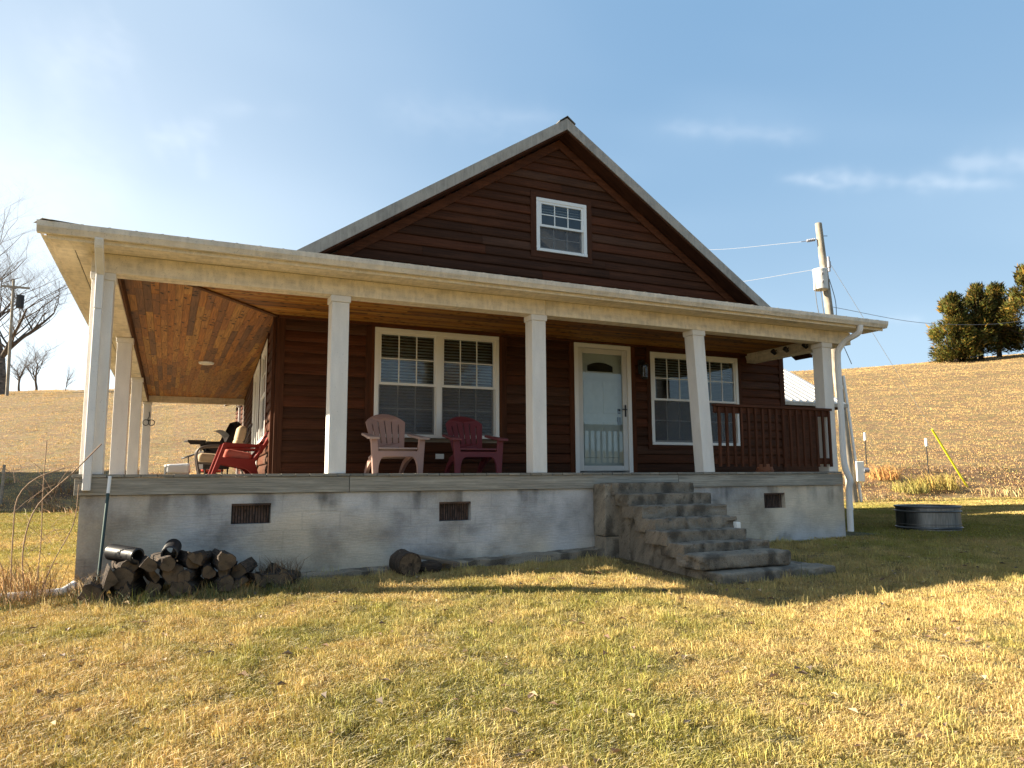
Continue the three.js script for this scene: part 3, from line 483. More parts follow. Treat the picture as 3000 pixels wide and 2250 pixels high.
// roofs
{
  const pr = sub('porch_roof', house), e = 0.405, ey = 2.334, ps = 0.232, top = (d) => ey + ps * d, hx = WX0;
  part('front_slope', slab([V(-e, ey, e), V(RXE, ey, e), V(RXE, top(e + DP), -DP + 0.0), V(-e + e + DP, top(e + DP), -DP)].map((p) => p), 0.022), M.roofMetal, pr);
  part('side_slope', slab([V(-e, ey, e), V(-e + e + DP, top(e + DP), -DP), V(-e + e + DP + 0.7, top(e + DP + 0.7), BACK - 0.3), V(-e, ey, BACK - 0.3)], 0.022), M.roofMetal, pr);
  const rib = (len) => { const g = new THREE.ExtrudeGeometry(polyShape([[-0.020, 0], [0.020, 0], [0.009, 0.010], [-0.009, 0.010]]), { depth: len, bevelEnabled: false }); return g; };
  for (let x = -0.30; x < RXE; x += 0.229) { const run = Math.min(e + DP, x + e) - 0.03; if (run < 0.06) continue; const g = rib(Math.hypot(run, run * ps)); g.rotateX(-Math.atan(ps)); g.rotateY(Math.PI); g.translate(x, ey + 0.0005, e - 0.004); part('roof_rib', g, M.roofMetal, pr); }
  const ribs = []; for (let z = 0.2; z > BACK; z -= 0.229) { const run = Math.min(e + DP, e - z) - 0.03; if (run < 0.06) continue; const g = rib(Math.hypot(run, run * ps)); g.rotateX(-Math.atan(ps)); g.rotateY(Math.PI / 2); g.translate(-e - 0.01, ey + 0.0005, z); ribs.push(g); }
  stuff(part('side_ribs', ribs, M.roofMetal, pr));
  const hl = e + DP, hip = []; for (const s of [-1, 1]) hip.push(cyl(0.001, 0.001, [0, -9, 0], [0, -9.01, 0], 3)); hip.length = 0;
  const a = V(-e + 0.01, ey + 0.03, e - 0.01), b = V(hl - e, top(hl) + 0.035, -DP), dir = b.clone().sub(a).normalize(), acr = V(1, 0, 1).normalize();
  for (const s of [-1, 1]) { const o = acr.clone().multiplyScalar(s * 0.11).add(V(0, -0.03, 0)); part('hip_cap', slab(s > 0 ? [a, a.clone().add(o), b.clone().add(o), b] : [a, b, b.clone().add(o), a.clone().add(o)], 0.004), M.roofMetal, pr); }
  part('end_gable', slabSide(), M.trim, pr);
  function slabSide() { const g = prismZ([[-0.33, SOF + 0.02], [DP, SOF + 0.02], [DP, top(e + DP) - 0.03], [-0.33, top(0.09) - 0.03]], 0, 0.02); g.rotateY(Math.PI / 2); g.translate(10.56, 0, 0); return g; }
  // main roof
  const mr = sub('roof', house), EL = RX - 1.62, ER = 11.72 - RX, zb = MAIN - 0.3;
  for (const [s, E] of [[-1, EL], [1, ER]]) {
    const p = (d, dy) => V(RX + s * d, RY - SL * d + dy, 0), at = (d, dy, z) => { const q = p(d, dy); q.z = z; return q; };
    part('roof_slope', slab([at(0, 0, RZ), at(0, 0, zb), at(E, 0, zb), at(E, 0, RZ)], 0.025), M.roofMetal, mr);
    part('rake_trim', prismZ(s > 0 ? [[RX, RY + 0.006], [RX, RY - 0.185], [RX + E, RY - 0.185 - SL * E], [RX + E, RY + 0.006 - SL * E]] : [[RX, RY + 0.006], [RX - E, RY + 0.006 - SL * E], [RX - E, RY - 0.185 - SL * E], [RX, RY - 0.185]], RZ, RZ + 0.022), M.rake, mr);
    part('rake_board', prismZ(s > 0 ? [[RX, RY - 0.10], [RX, RY - 0.215], [RX + E, RY - 0.215 - SL * E], [RX + E, RY - 0.10 - SL * E]] : [[RX, RY - 0.10], [RX - E, RY - 0.10 - SL * E], [RX - E, RY - 0.215 - SL * E], [RX, RY - 0.215]], RZ - 0.03, RZ - 0.002), M.trim, mr);
    part('rake_soffit', slab([at(0, -0.19, RZ - 0.031), at(0, -0.19, -DP - 0.1), at(E, -0.19, -DP - 0.1), at(E, -0.19, RZ - 0.031)], 0.02), M.trim, mr);
    part('ridge_cap', slab(s > 0 ? [at(0, 0.045, RZ + 0.04), at(0.15, 0.032, RZ + 0.04), at(0.15, 0.032, zb), at(0, 0.045, zb)] : [at(0, 0.045, RZ + 0.04), at(0, 0.045, zb), at(0.15, 0.032, zb), at(0.15, 0.032, RZ + 0.04)], 0.012), M.roofMetal, mr);
    const list = []; for (let z = RZ - 0.2; z > zb; z -= 0.229) { const g = bx(0, Math.hypot(E, SL * E), 0, 0.018, -0.012, 0.012); g.rotateZ(-Math.atan(SL)); if (s < 0) { g.scale(-1, 1, 1); const a2 = g.index.array; for (let i = 0; i < a2.length; i += 3) [a2[i], a2[i + 1]] = [a2[i + 1], a2[i]]; g.computeVertexNormals(); } g.translate(RX, RY + 0.001, z); list.push(g); }
    stuff(part('roof_ribs', list, M.roofMetal, mr));
  }
  part('rear_gable', shapeZ(polyShape([[FARX, 2.5], [WX1 - 0.02, 2.5], [WX1 - 0.02, roofAt(WX1) - 0.2], [RX, RY - 0.25], [FARX, roofAt(FARX) - 0.2]]), MAIN + 0.15, MAIN + 0.2), M.trim, mr);
  part('rear_slope', slab([V(2.2, 2.93, zb), V(5.1, 3.9, zb), V(5.1, 3.9, BACK - 0.3), V(2.6, 2.97, BACK - 0.3)], 0.03), M.roofMetal, mr); part('rear_slope', slab([V(5.1, 3.9, zb), V(7.9, 2.75, zb), V(7.9, 2.75, BACK - 0.3), V(5.1, 3.9, BACK - 0.3)], 0.03), M.roofMetal, mr);
}
// railing between the two end posts of the front
{
  const r = sub('railing', house), x0 = 7.72, x1 = 9.975, z = 0.006;
  part('top_rail', rbx(x0, x1, 0.925, 0.962, z - 0.045, z + 0.055, 0.006, 0), M.rail, r);
  part('upper_rail', rbx(x0, x1 - 0.01, 0.835, 0.925, z - 0.02, z + 0.018, 0.004, 0), M.rail, r);
  part('lower_rail', rbx(x0, x1 - 0.01, 0.115, 0.205, z - 0.02, z + 0.018, 0.004, 0), M.rail, r);
  for (let i = 0; i < 17; i++) { const x = x0 + 0.06 + i * (x1 - x0 - 0.12) / 16; part('baluster', rbx(x - 0.018, x + 0.018, 0.075, 0.915, z + 0.019, z + 0.052, 0.003, 1), M.rail, r); }
}
// downspouts
function ribbedSpout(points, w = 0.075, d = 0.055) {
  const out = []; for (let i = 0; i + 1 < points.length; i++) { const a = V(...points[i]), b = V(...points[i + 1]), L = a.distanceTo(b); const g = new RoundedBoxGeometry(w, L + 0.012, d, 2, 0.012); g.applyQuaternion(new THREE.Quaternion().setFromUnitVectors(V(0, 1, 0), b.clone().sub(a).normalize())); const m = a.clone().add(b).multiplyScalar(0.5); g.translate(m.x, m.y, m.z); out.push(uvBoard(g, 1, 1, 1)); } return out;
}
{
  const s = sub('downspout', house);
  part('elbow', ribbedSpout([[0.075, GY0 + 0.01, EZ + 0.06], [0.075, 2.17, EZ + 0.03]], 0.078, 0.058), M.downspout, s); part('elbow', ribbedSpout([[0.075, 2.17, EZ + 0.03], [0.075, 1.98, 0.07]], 0.077, 0.057), M.downspout, s);
  part('pipe', ribbedSpout([[0.075, 1.98, 0.055], [0.075, 1.62, 0.055]]), M.downspout, s); part('pipe', ribbedSpout([[0.075, 1.61, 0.053], [0.075, -0.15, 0.056]], 0.073, 0.053), M.downspout, s);
  const t = sub('downspout', house);
  const pts = [[10.30, GY0 + 0.01, EZ + 0.06], [10.30, 2.13, EZ + 0.04], [10.24, 2.02, 0.16], [10.17, 1.88, 0.075], [10.165, 1.78, 0.06], [10.165, 0.9, 0.06], [10.165, 0.16, 0.06], [10.18, 0.02, 0.075], [10.225, -0.14, 0.1], [10.23, -0.24, 0.07], [10.23, -0.9, 0.05]];
  part('pipe', tube(pts, 0.046, 90, 10), M.downspout, t);
  for (const y of [1.3, -0.55]) { const x = y > 0 ? 10.165 : 10.23, z = y > 0 ? 0.06 : 0.06; part('coupling', cyl(0.050, 0.050, [x, y - 0.03, z], [x, y + 0.03, z], 12), M.downspout, t); }
}
// a low rear wing seen past the side porch
{
  const w = thing('rear_wing', 'orange brown lap sided rear wing with white downspout beyond the side porch', 'building', [0, 0, 0]);
  part('wall_core', bx(2.92, 6.2, -1.4, 2.55, -19.5, -15.3), M.core, w);
  for (let y = -0.6; y < 2.5; y += SID) { const g = boardGeo(y, SID, 0, 4.2, 0, 4.2); g.rotateY(-Math.PI / 2); g.translate(2.915, 0, -19.5); part('siding_board', g, M.siding[Math.floor(R0() * 5)], w); }
  part('corner_trim', bx(2.87, 2.95, -1.2, 2.5, -15.3, -15.2), M.vinyl, w);
  part('roof', slab([V(2.5, 2.5, -15.0), V(6.4, 3.6, -15.0), V(6.4, 3.6, -19.8), V(2.5, 2.5, -19.8)].reverse(), 0.06), M.roofMetal, w);
  part('downspout', ribbedSpout([[2.50, 2.42, -16.9], [2.80, 2.18, -16.9]]).concat(ribbedSpout([[2.80, 2.18, -16.9], [2.80, -0.3, -16.9]])), M.downspout, w);
}
// ───────────────────────── side room behind the porch end ─────────────────────────
{
  const x0 = 11.28, x1 = 15.97, zf = -5.2, ez = -4.8, ey = 1.70, s = 0.58, rz = -7.0, ry = ey + s * (ez - rz);
  const g = sub('side_room', house);
  part('wall', [bx(x0, x1 - 0.3, -1.5, ey + 0.1, zf - 0.15, zf), bx(x0, x1 - 0.3, -1.5, ry - 0.12, rz + 0.05, rz + 0.2)], M.trim, g);
  const gable = polyShape([[-zf + 0.16, -1.5], [-rz - 0.21, -1.5], [-rz - 0.21, ry - 0.22], [-zf + 0.16, ey + 0.24]]); const gg = shapeZ(gable, 0, 0.12); gg.rotateY(Math.PI / 2); gg.translate(x1 - 0.42, 0, 0); part('gable_wall', gg, M.trim, g);
  const roof = sub('metal_roof', house);
  part('front_slope', slab([V(x0, ey, ez), V(x1, ey, ez), V(x1, ry, rz), V(x0, ry, rz)], 0.03), M.garageRoof, roof);
  const len = Math.hypot(ez - rz, ry - ey);
  for (let x = x0 + 0.15; x < x1 + 0.01; x += 0.229) { const q = new THREE.ExtrudeGeometry(polyShape([[-0.03, 0], [0.03, 0], [0.014, 0.024], [-0.014, 0.024]]), { depth: len, bevelEnabled: false }); q.rotateX(-Math.atan(s)); q.rotateY(Math.PI); q.translate(Math.min(x, x1 - 0.03), ey + 0.001, ez + 0.01); part('roof_rib', q, M.garageRoof, roof); }
  part('fascia', bx(x0, x1 - 0.02, ey - 0.17, ey - 0.035, ez - 0.06, ez - 0.03), M.trim, g);
  part('eave_gutter', bx(x0, x1, ey - 0.11, ey - 0.032, ez - 0.028, ez + 0.06), M.rake, g);
  part('rake_trim', prismZ([[-ez, ey - 0.12], [-rz, ry - 0.12], [-rz, ry - 0.032], [-ez, ey - 0.032]], 0, 0.02).rotateY(Math.PI / 2).translate(x1 - 0.02, 0, 0), M.rake, g);
}

// ───────────────────────── concrete steps ─────────────────────────
function roughBlock(x0, x1, y0, y1, z0, z1, amp, seed, r = 0.03) {
  const nx = Math.max(4, Math.round((x1 - x0) / 0.022)), ny = Math.max(3, Math.round((y1 - y0) / 0.022)), nz = Math.max(3, Math.round((z1 - z0) / 0.03));
  const g0 = new THREE.BoxGeometry(x1 - x0, y1 - y0, z1 - z0, nx, ny, nz); g0.deleteAttribute('uv'); g0.deleteAttribute('normal'); const g = mergeVertices(g0, 1e-4);
  const p = g.attributes.position, hx = (x1 - x0) / 2, hy = (y1 - y0) / 2, hz = (z1 - z0) / 2, cx = (x0 + x1) / 2, cy2 = (y0 + y1) / 2, cz = (z0 + z1) / 2, q = V(), c = V();
  for (let i = 0; i < p.count; i++) {
    q.fromBufferAttribute(p, i); c.set(clamp(q.x, -hx + r, hx - r), clamp(q.y, -hy + r, hy - r), clamp(q.z, -hz + r, hz - r)); const d = q.clone().sub(c); if (d.length() > 1e-6) q.copy(c).addScaledVector(d.normalize(), r);
    const X = q.x + cx, Y = q.y + cy2, Z = q.z + cz, n1 = fbm(X * 6 + Y * 3, Z * 6 + Y * 5, seed, 4) - 0.5, n2 = fbm(X * 22 + Y * 9, Z * 22 - Y * 11, seed + 5, 2) - 0.5, chip = smooth(0.62, 0.75, fbm(X * 3.3 + seed, Z * 2 + Y * 7, seed + 9, 3));
    const dir = d.lengthSq() > 0 ? d : V(); q.addScaledVector(dir, amp * (n1 * 1.3 + n2 * 1.1) - amp * 1.6 * chip); p.setXYZ(i, q.x + cx, q.y + cy2, q.z + cz);
  }
  g.computeVertexNormals(); const uv = new Float32Array(p.count * 2), o = seed * 0.137; for (let i = 0; i < p.count; i++) { uv[2 * i] = (p.getX(i) + 0.55 * p.getZ(i)) / 1.1 + o; uv[2 * i + 1] = (p.getY(i) - 0.85 * p.getZ(i)) / 1.1 + o * 2; } g.setAttribute('uv', new THREE.BufferAttribute(uv, 2)); const fl = g.toNonIndexed(); fl.computeVertexNormals(); return fl;
}
{
  const st = thing('concrete_steps', 'crumbling grey concrete steps with black mildew leading up to the porch', 'steps');
  const tops = [-0.13, -0.265, -0.40, -0.535, -0.66, -0.775, -0.865], fz = [0.33, 0.60, 0.87, 1.14, 1.41, 1.68, 1.98];
  const xr = [7.07, 7.12, 7.14, 7.05, 6.95, 7.03, 7.06], xl = [5.80, 5.84, 5.86, 5.85, 5.80, 5.82, 5.78];
  for (let i = 0; i < 7; i++) part('step', roughBlock(xl[i], xr[i], tops[i] - 0.155, tops[i], i ? fz[i] - 0.42 : 0.036, fz[i], i === 3 ? 0.026 : 0.011, 400 + i * 13, i === 6 ? 0.035 : 0.010), M.stepConcrete, st);
  part('core', [roughBlock(5.9, 6.98, -1.25, -0.28, 0.04, 0.52, 0.005, 510), roughBlock(5.92, 6.95, -1.25, -0.54, 0.5, 1.02, 0.005, 511), roughBlock(5.9, 6.92, -1.25, -0.80, 1.0, 1.58, 0.005, 512)], M.stepConcrete, st);
  part('pier', [roughBlock(5.70, 5.92, -0.78, -0.14, 0.034, 0.31, 0.004, 520, 0.012), roughBlock(5.71, 5.93, -1.28, -0.785, 0.034, 0.30, 0.004, 521, 0.012)], M.pier, st);
  part('ground_slab', roughBlock(5.90, 7.50, -1.24, -1.03, 1.5, 2.18, 0.008, 530, 0.02), M.stepConcrete, st);
  const wb = single('white_block', roughBlock(7.0, 7.07, -0.72, -0.64, 1.12, 1.18, 0.003, 540, 0.008), M.vinyl, 'small white block lying on the broken edge of the concrete steps', 'block'); wb.position.y = 0.04;
}

// ───────────────────────── porch furniture ─────────────────────────
function adirondack(name, label, color, tops, pos, turn) {
  const ch = thing(name, label, 'chair', pos, turn, 'plastic slat-back chairs under the double window');
  const m = std({ color: C(...color), roughness: 0.6, map: T.paint }), mt = std({ color: C(...tops), roughness: 0.65, map: T.paint });
  const f = new THREE.Shape(); f.moveTo(-0.335, 0); f.lineTo(-0.262, 0); f.quadraticCurveTo(-0.262, 0.20, -0.18, 0.215); f.lineTo(0.18, 0.215); f.quadraticCurveTo(0.262, 0.20, 0.262, 0); f.lineTo(0.335, 0); f.lineTo(0.365, 0.47); f.lineTo(0.285, 0.475); f.lineTo(0.262, 0.29); f.lineTo(-0.262, 0.29); f.lineTo(-0.285, 0.475); f.lineTo(-0.365, 0.47);
  const fr = shapeZ(f, 0.29, 0.335, 0.006, 10); part('front_frame', fr, m, ch);
  for (let i = 0; i < 6; i++) { const z = 0.29 - i * 0.083, y = 0.318 - i * 0.020; const g = new RoundedBoxGeometry(0.53, 0.022, 0.074, 1, 0.006); g.rotateX(-0.22); g.translate(0, y, z); part('seat_slat', uvBoard(g, 0, 1, 1), mt, ch); }
  for (const s of [-1, 1]) {
    const a = new THREE.Shape(); a.moveTo(0.275, 0.40); a.lineTo(0.40, 0.40); a.quadraticCurveTo(0.435, 0.35, 0.40, 0.29); a.lineTo(0.345, -0.20); a.lineTo(0.30, -0.22); a.lineTo(0.27, 0.02);
    const g = new THREE.ExtrudeGeometry(a, { depth: 0.022, bevelEnabled: true, bevelSize: 0.005, bevelThickness: 0.005, bevelSegments: 1, curveSegments: 6 }); g.rotateX(Math.PI / 2); g.scale(s, 1, 1); if (s < 0) flip(g); g.rotateX(0.13); g.translate(0, 0.49 + 0.055 - 0.03, -0.0); part('arm', uvBoard(g, 2, 1, 1), mt, ch);
    const leg = new THREE.Shape(); leg.moveTo(-0.36, 0); leg.lineTo(-0.28, 0); leg.quadraticCurveTo(-0.16, 0.14, 0.20, 0.22); leg.lineTo(0.30, 0.23); leg.lineTo(0.30, 0.29); leg.lineTo(-0.10, 0.21); leg.quadraticCurveTo(-0.26, 0.15, -0.36, 0);
    const lg = new THREE.ExtrudeGeometry(leg, { depth: 0.045, bevelEnabled: false, curveSegments: 6 }); lg.rotateY(-Math.PI / 2); lg.translate(s * 0.245 + 0.0225, 0, 0); part('rear_leg', uvBoard(lg, 2, 1, 1), m, ch);
  }
  const b = new THREE.Shape(); b.moveTo(-0.205, 0); b.lineTo(0.205, 0); b.lineTo(0.278, 0.50); b.lineTo(0.255, 0.53); b.quadraticCurveTo(0.15, 0.645, 0, 0.65); b.quadraticCurveTo(-0.15, 0.645, -0.255, 0.53); b.lineTo(-0.278, 0.50);
  for (let k = -2; k <= 2; k++) for (const [y0, y1] of [[0.03, 0.135], [0.20, 0.545 - 0.018 * k * k]]) { const xx = (y) => k * mix(0.070, 0.098, y / 0.6), w = 0.0065; const h = new THREE.Path(); h.moveTo(xx(y0) - w, y0); h.lineTo(xx(y0) + w, y0); h.lineTo(xx(y1) + w, y1); h.lineTo(xx(y1) - w, y1); b.holes.push(h); }
  const bg = shapeZ(b, -0.014, 0.014, 0.004, 10); { const p = bg.attributes.position; for (let i = 0; i < p.count; i++) p.setZ(i, p.getZ(i) + 0.6 * p.getX(i) ** 2); bg.computeVertexNormals(); } bg.rotateX(-0.42); bg.translate(0, 0.225, -0.115); part('backrest', bg, m, ch);
  return ch;
}
function flip(g) { if (g.index) { const a = g.index.array; for (let i = 0; i < a.length; i += 3) [a[i], a[i + 1]] = [a[i + 1], a[i]]; } else { for (const at of Object.values(g.attributes)) { const s = at.itemSize, a = at.array; for (let i = 0; i < at.count; i += 3) for (let c = 0; c < s; c++) { const t = a[i * s + c]; a[i * s + c] = a[(i + 1) * s + c]; a[(i + 1) * s + c] = t; } } } g.computeVertexNormals(); return g; }
adirondack('plastic_chair', 'faded pink plastic slat-back chair beneath the double window', [0.42, 0.262, 0.225], [0.45, 0.335, 0.30], [3.46, 0.001, -1.42], 0.02);
adirondack('plastic_chair', 'deep red plastic slat-back chair beneath the double window', [0.175, 0.026, 0.034], [0.20, 0.05, 0.058], [4.60, 0.001, -1.42], -0.03);
// red lounge chair in profile, facing the steps of the side porch
{
  const K = 0.00083, P = (X, Y) => [(X - 820) * K, (1155 - Y) * K];
  const ch = thing('lounge_chair', 'low red wooden lounge chair seen in profile near the porch corner', 'chair', [1.27, 0.001, -2.62], 0.03);
  const red = new THREE.MeshPhysicalMaterial({ color: C(0.24, 0.026, 0.019), roughness: 0.7, specularIntensity: 0.4, map: T.paint });
  for (const z of [-0.045, -0.58]) {
    const o = new THREE.Shape(); const M0 = (X, Y) => o.moveTo(...P(X, Y)), L = (X, Y) => o.lineTo(...P(X, Y)), Q = (a, b, X, Y) => o.quadraticCurveTo(...P(a, b), ...P(X, Y));
    M0(862, 1155); L(930, 1155); L(1000, 1000); Q(1010, 985, 1060, 990); L(1380, 1062); Q(1440, 1080, 1490, 1155); L(1605, 1155); L(1545, 950); L(1640, 790); Q(1790, 590, 1850, 430); Q(1890, 290, 1885, 185); L(1850, 230); Q(1820, 400, 1700, 590); L(1662, 660); L(1075, 628); L(1035, 640);
    const h1 = new THREE.Path(); h1.moveTo(...P(1088, 695)); h1.lineTo(...P(1628, 690)); h1.lineTo(...P(1605, 722)); h1.lineTo(...P(1130, 712)); h1.lineTo(...P(1078, 720)); h1.closePath(); o.holes.push(h1);
    const h2 = new THREE.Path(); h2.moveTo(...P(1070, 742)); h2.lineTo(...P(1150, 738)); h2.lineTo(...P(1615, 752)); h2.lineTo(...P(1500, 900)); h2.lineTo(...P(1030, 870)); h2.closePath(); o.holes.push(h2);
    part('side_frame', shapeZ(o, z, z + 0.045, 0.006, 8), red, ch);
  }
  for (let i = 0; i < 7; i++) { const t = i / 6, [x, y] = P(mix(1060, 1490, t), mix(875, 965, t)); part('seat_slat', rbx(x - 0.024, x + 0.024, y - 0.018, y, -0.535, -0.045, 0.004, 2), red, ch); }
  for (let i = 0; i < 7; i++) { const t = i / 6, X = mix(1590, 1868, Math.pow(t, 0.8)), Y = mix(880, 240, t), [x, y] = P(X, Y); const g = new RoundedBoxGeometry(0.02, 0.055, 0.49, 1, 0.004); g.rotateZ(-0.45 + 0.25 * t); g.translate(x, y, -0.29); part('back_slat', uvBoard(g, 2, 1, 1), red, ch); }
  const cg = new RoundedBoxGeometry(0.37, 0.125, 0.46, 5, 0.055); { const p = cg.attributes.position; for (let i = 0; i < p.count; i++) p.setY(i, p.getY(i) + 0.012 * (fbm(p.getX(i) * 14, p.getZ(i) * 14, 601, 3) - 0.5)); cg.computeVertexNormals(); }
  cg.rotateZ(-0.20); const [cx, cy3] = P(1275, 838); cg.translate(1.27 + cx, cy3 + 0.004, -2.62 - 0.29);
  single('seat_cushion', cg, std({ color: C(0.46, 0.12, 0.085), roughness: 0.95, map: T.paint }), 'worn pinkish red seat cushion lying in the red lounge chair', 'cushion');
}
// padded patio chair behind it
{
  const ch = thing('patio_chair', 'tan cushioned patio armchair with tall padded back beside the patio door', 'chair', [1.66, 0.001, -5.9], 0.0); ch.scale.setScalar(1.1);
  const tan = std({ color: C(0.46, 0.34, 0.22), roughness: 0.95, map: T.paint }), fr = std({ color: C(0.075, 0.055, 0.045), roughness: 0.5 });
  const pad = (w, h, d) => new RoundedBoxGeometry(w, h, d, 4, Math.min(w, h, d) * 0.42);
  part('seat_pad', uvBoard(pad(0.56, 0.14, 0.5).rotateZ(-0.08).translate(-0.10, 0.26, 0), 0, 1, 1), tan, ch);
  part('back_pad', [uvBoard(pad(0.13, 0.30, 0.48).rotateZ(-0.16).translate(0.20, 0.44, 0), 1, 1, 1), uvBoard(pad(0.14, 0.26, 0.48).rotateZ(-0.20).translate(0.25, 0.66, 0), 1, 1, 1)], tan, ch);
  part('back_frame', [tube([[0.20, 0.2, -0.22], [0.30, 0.5, -0.22], [0.40, 0.80, -0.2], [0.41, 0.82, 0], [0.40, 0.80, 0.2], [0.30, 0.5, 0.22], [0.20, 0.2, 0.22]], 0.014, 40, 6)], fr, ch);
  for (const s of [-1, 1]) { part('arm', tube([[0.27, 0.42, s * 0.27], [0.0, 0.46, s * 0.29], [-0.34, 0.43, s * 0.28], [-0.40, 0.36, s * 0.27], [-0.36, 0.02, s * 0.27], [-0.36, 0.0, s * 0.27]], 0.018, 30, 6), fr, ch); part('leg', tube([[0.24, 0.42, s * 0.27], [0.27, 0.2, s * 0.27], [0.34, 0.0, s * 0.27]], 0.016, 10, 6), fr, ch); part('seat_rail', tube([[-0.37, 0.19, s * 0.26], [0.24, 0.17, s * 0.26]], 0.014, 4, 6), fr, ch); }
}
// charcoal grill with its lid open
{
  const g = thing('charcoal_grill', 'dark barrel charcoal grill with open lid and side shelf on the side porch', 'grill', [1.72, 0.001, -9.6], 0.15); g.scale.setScalar(1.12);
  const bl = std({ color: C(0.035, 0.028, 0.026), roughness: 0.45, metalness: 0.4 });
  const barrel = new THREE.CylinderGeometry(0.23, 0.23, 0.62, 20, 1, true, Math.PI / 2, Math.PI); barrel.rotateX(Math.PI / 2); barrel.rotateZ(0); part('fire_bowl', merged([barrel.clone().rotateZ(-Math.PI / 2).translate(0, 0.66, 0), new THREE.CircleGeometry(0.23, 20, Math.PI, Math.PI).translate(0, 0.66, 0.31), new THREE.CircleGeometry(0.23, 20, Math.PI, Math.PI).translate(0, 0.66, -0.31)]), Object.assign(bl.clone(), { side: THREE.DoubleSide }), g);
  const lid = new THREE.CylinderGeometry(0.235, 0.235, 0.63, 20, 1, true, 0, Math.PI); lid.rotateX(Math.PI / 2); lid.rotateZ(-0.45); lid.translate(0.23, 0.86, 0); part('lid', merged([lid, ...[-0.315, 0.315].map((z) => new THREE.CircleGeometry(0.235, 20, -Math.PI / 2 - 0.45, Math.PI).translate(0.23, 0.86, z))]), Object.assign(bl.clone(), { side: THREE.DoubleSide }), g);
  part('side_shelf', [rbx(-0.55, -0.21, 0.655, 0.685, -0.2, 0.2, 0.006), prismZ([[-0.55, 0.655], [-0.5, 0.60], [-0.24, 0.60], [-0.22, 0.655]], 0.18, 0.2)], bl, g);
  part('cabinet', rbx(-0.27, 0.22, 0.12, 0.47, -0.28, 0.28, 0.01), bl, g);
  for (const x of [-0.22, 0.20]) for (const z of [-0.24, 0.24]) part('leg', cyl(0.016, 0.016, [x, 0, z], [x, 0.58, z], 8), bl, g);
  part('grate', rbx(-0.20, 0.20, 0.645, 0.655, -0.28, 0.28, 0.003), M.galv, g);
}
// riding mower on the grass past the porch end
{
  const x = 1.55, z = -16.2, y = Math.max(groundY(1.0, z), groundY(2.0, z)) - 0.02;
  const m = thing('riding_mower', 'red and white riding mower parked on grass past the side porch', 'mower', [x, y, z], 0.12);
  const red = std({ color: C(0.45, 0.05, 0.03), roughness: 0.35 }), wht = std({ color: C(0.72, 0.70, 0.66), roughness: 0.35 });
  const hood = new RoundedBoxGeometry(0.66, 0.34, 0.5, 4, 0.09); { const p = hood.attributes.position; for (let i = 0; i < p.count; i++) { const t = (0.33 - p.getX(i)) / 0.66; p.setY(i, p.getY(i) * (1 - 0.18 * t)); p.setZ(i, p.getZ(i) * (1 - 0.12 * t)); } hood.computeVertexNormals(); }
  part('hood', uvBoard(hood.translate(-0.50, 0.60, 0), 0, 1, 1), wht, m); part('grille', rbx(-0.845, -0.815, 0.45, 0.70, -0.17, 0.17, 0.01), M.black, m);
  for (const s of [-1, 1]) part('headlight', uvBoard(new RoundedBoxGeometry(0.03, 0.06, 0.1, 2, 0.012).translate(-0.838, 0.70, s * 0.14), 0, 1, 1), M.vinyl, m);
  part('chassis', rbx(-0.85, 0.62, 0.28, 0.42, -0.2, 0.2, 0.02), M.black, m); part('mower_deck', uvBoard(new RoundedBoxGeometry(0.85, 0.15, 1.0, 3, 0.06).translate(0.05, 0.20, 0), 0, 1, 1), red, m);
  part('fender', uvBoard(new RoundedBoxGeometry(0.62, 0.14, 0.92, 4, 0.06).translate(0.42, 0.56, 0), 0, 1, 1), red, m);
  part('seat', [uvBoard(new RoundedBoxGeometry(0.36, 0.10, 0.42, 3, 0.04).translate(0.38, 0.69, 0), 0, 1, 1), uvBoard(new RoundedBoxGeometry(0.10, 0.34, 0.42, 3, 0.04).rotateZ(-0.2).translate(0.58, 0.86, 0), 1, 1, 1)], M.black, m);
  part('steering_wheel', [new THREE.TorusGeometry(0.19, 0.022, 8, 28).rotateX(Math.PI / 2).rotateZ(0.35).translate(-0.22, 0.98, 0), cyl(0.016, 0.016, [-0.20, 0.62, 0], [-0.22, 0.98, 0], 8), ...[0, 2.1, 4.2].map((a) => cyl(0.013, 0.013, [-0.22, 0.98, 0], [-0.22 + 0.165 * Math.cos(a), 0.98 + 0.06 * Math.cos(a), 0.17 * Math.sin(a)], 6))], M.black, m);
  for (const [wx, r, w, zz] of [[-0.62, 0.18, 0.14, 0.34], [0.42, 0.25, 0.22, 0.36]]) for (const s of [-1, 1]) { const wh = sub('wheel', m); part('tyre', new THREE.TorusGeometry(r * 0.72, r * 0.28, 10, 26).scale(1, 1, w / (r * 0.56)).translate(wx, r, s * zz), M.black, wh); part('rim', cyl(r * 0.5, r * 0.5, [wx, r, s * zz - w * 0.3], [wx, r, s * zz + w * 0.3], 16), wht, wh); }
  for (const s of [-1, 1]) part('lever', cyl(0.009, 0.009, [0.12, 0.56, s * 0.4], [0.06, 0.80, s * 0.42], 6), M.black, m);
}
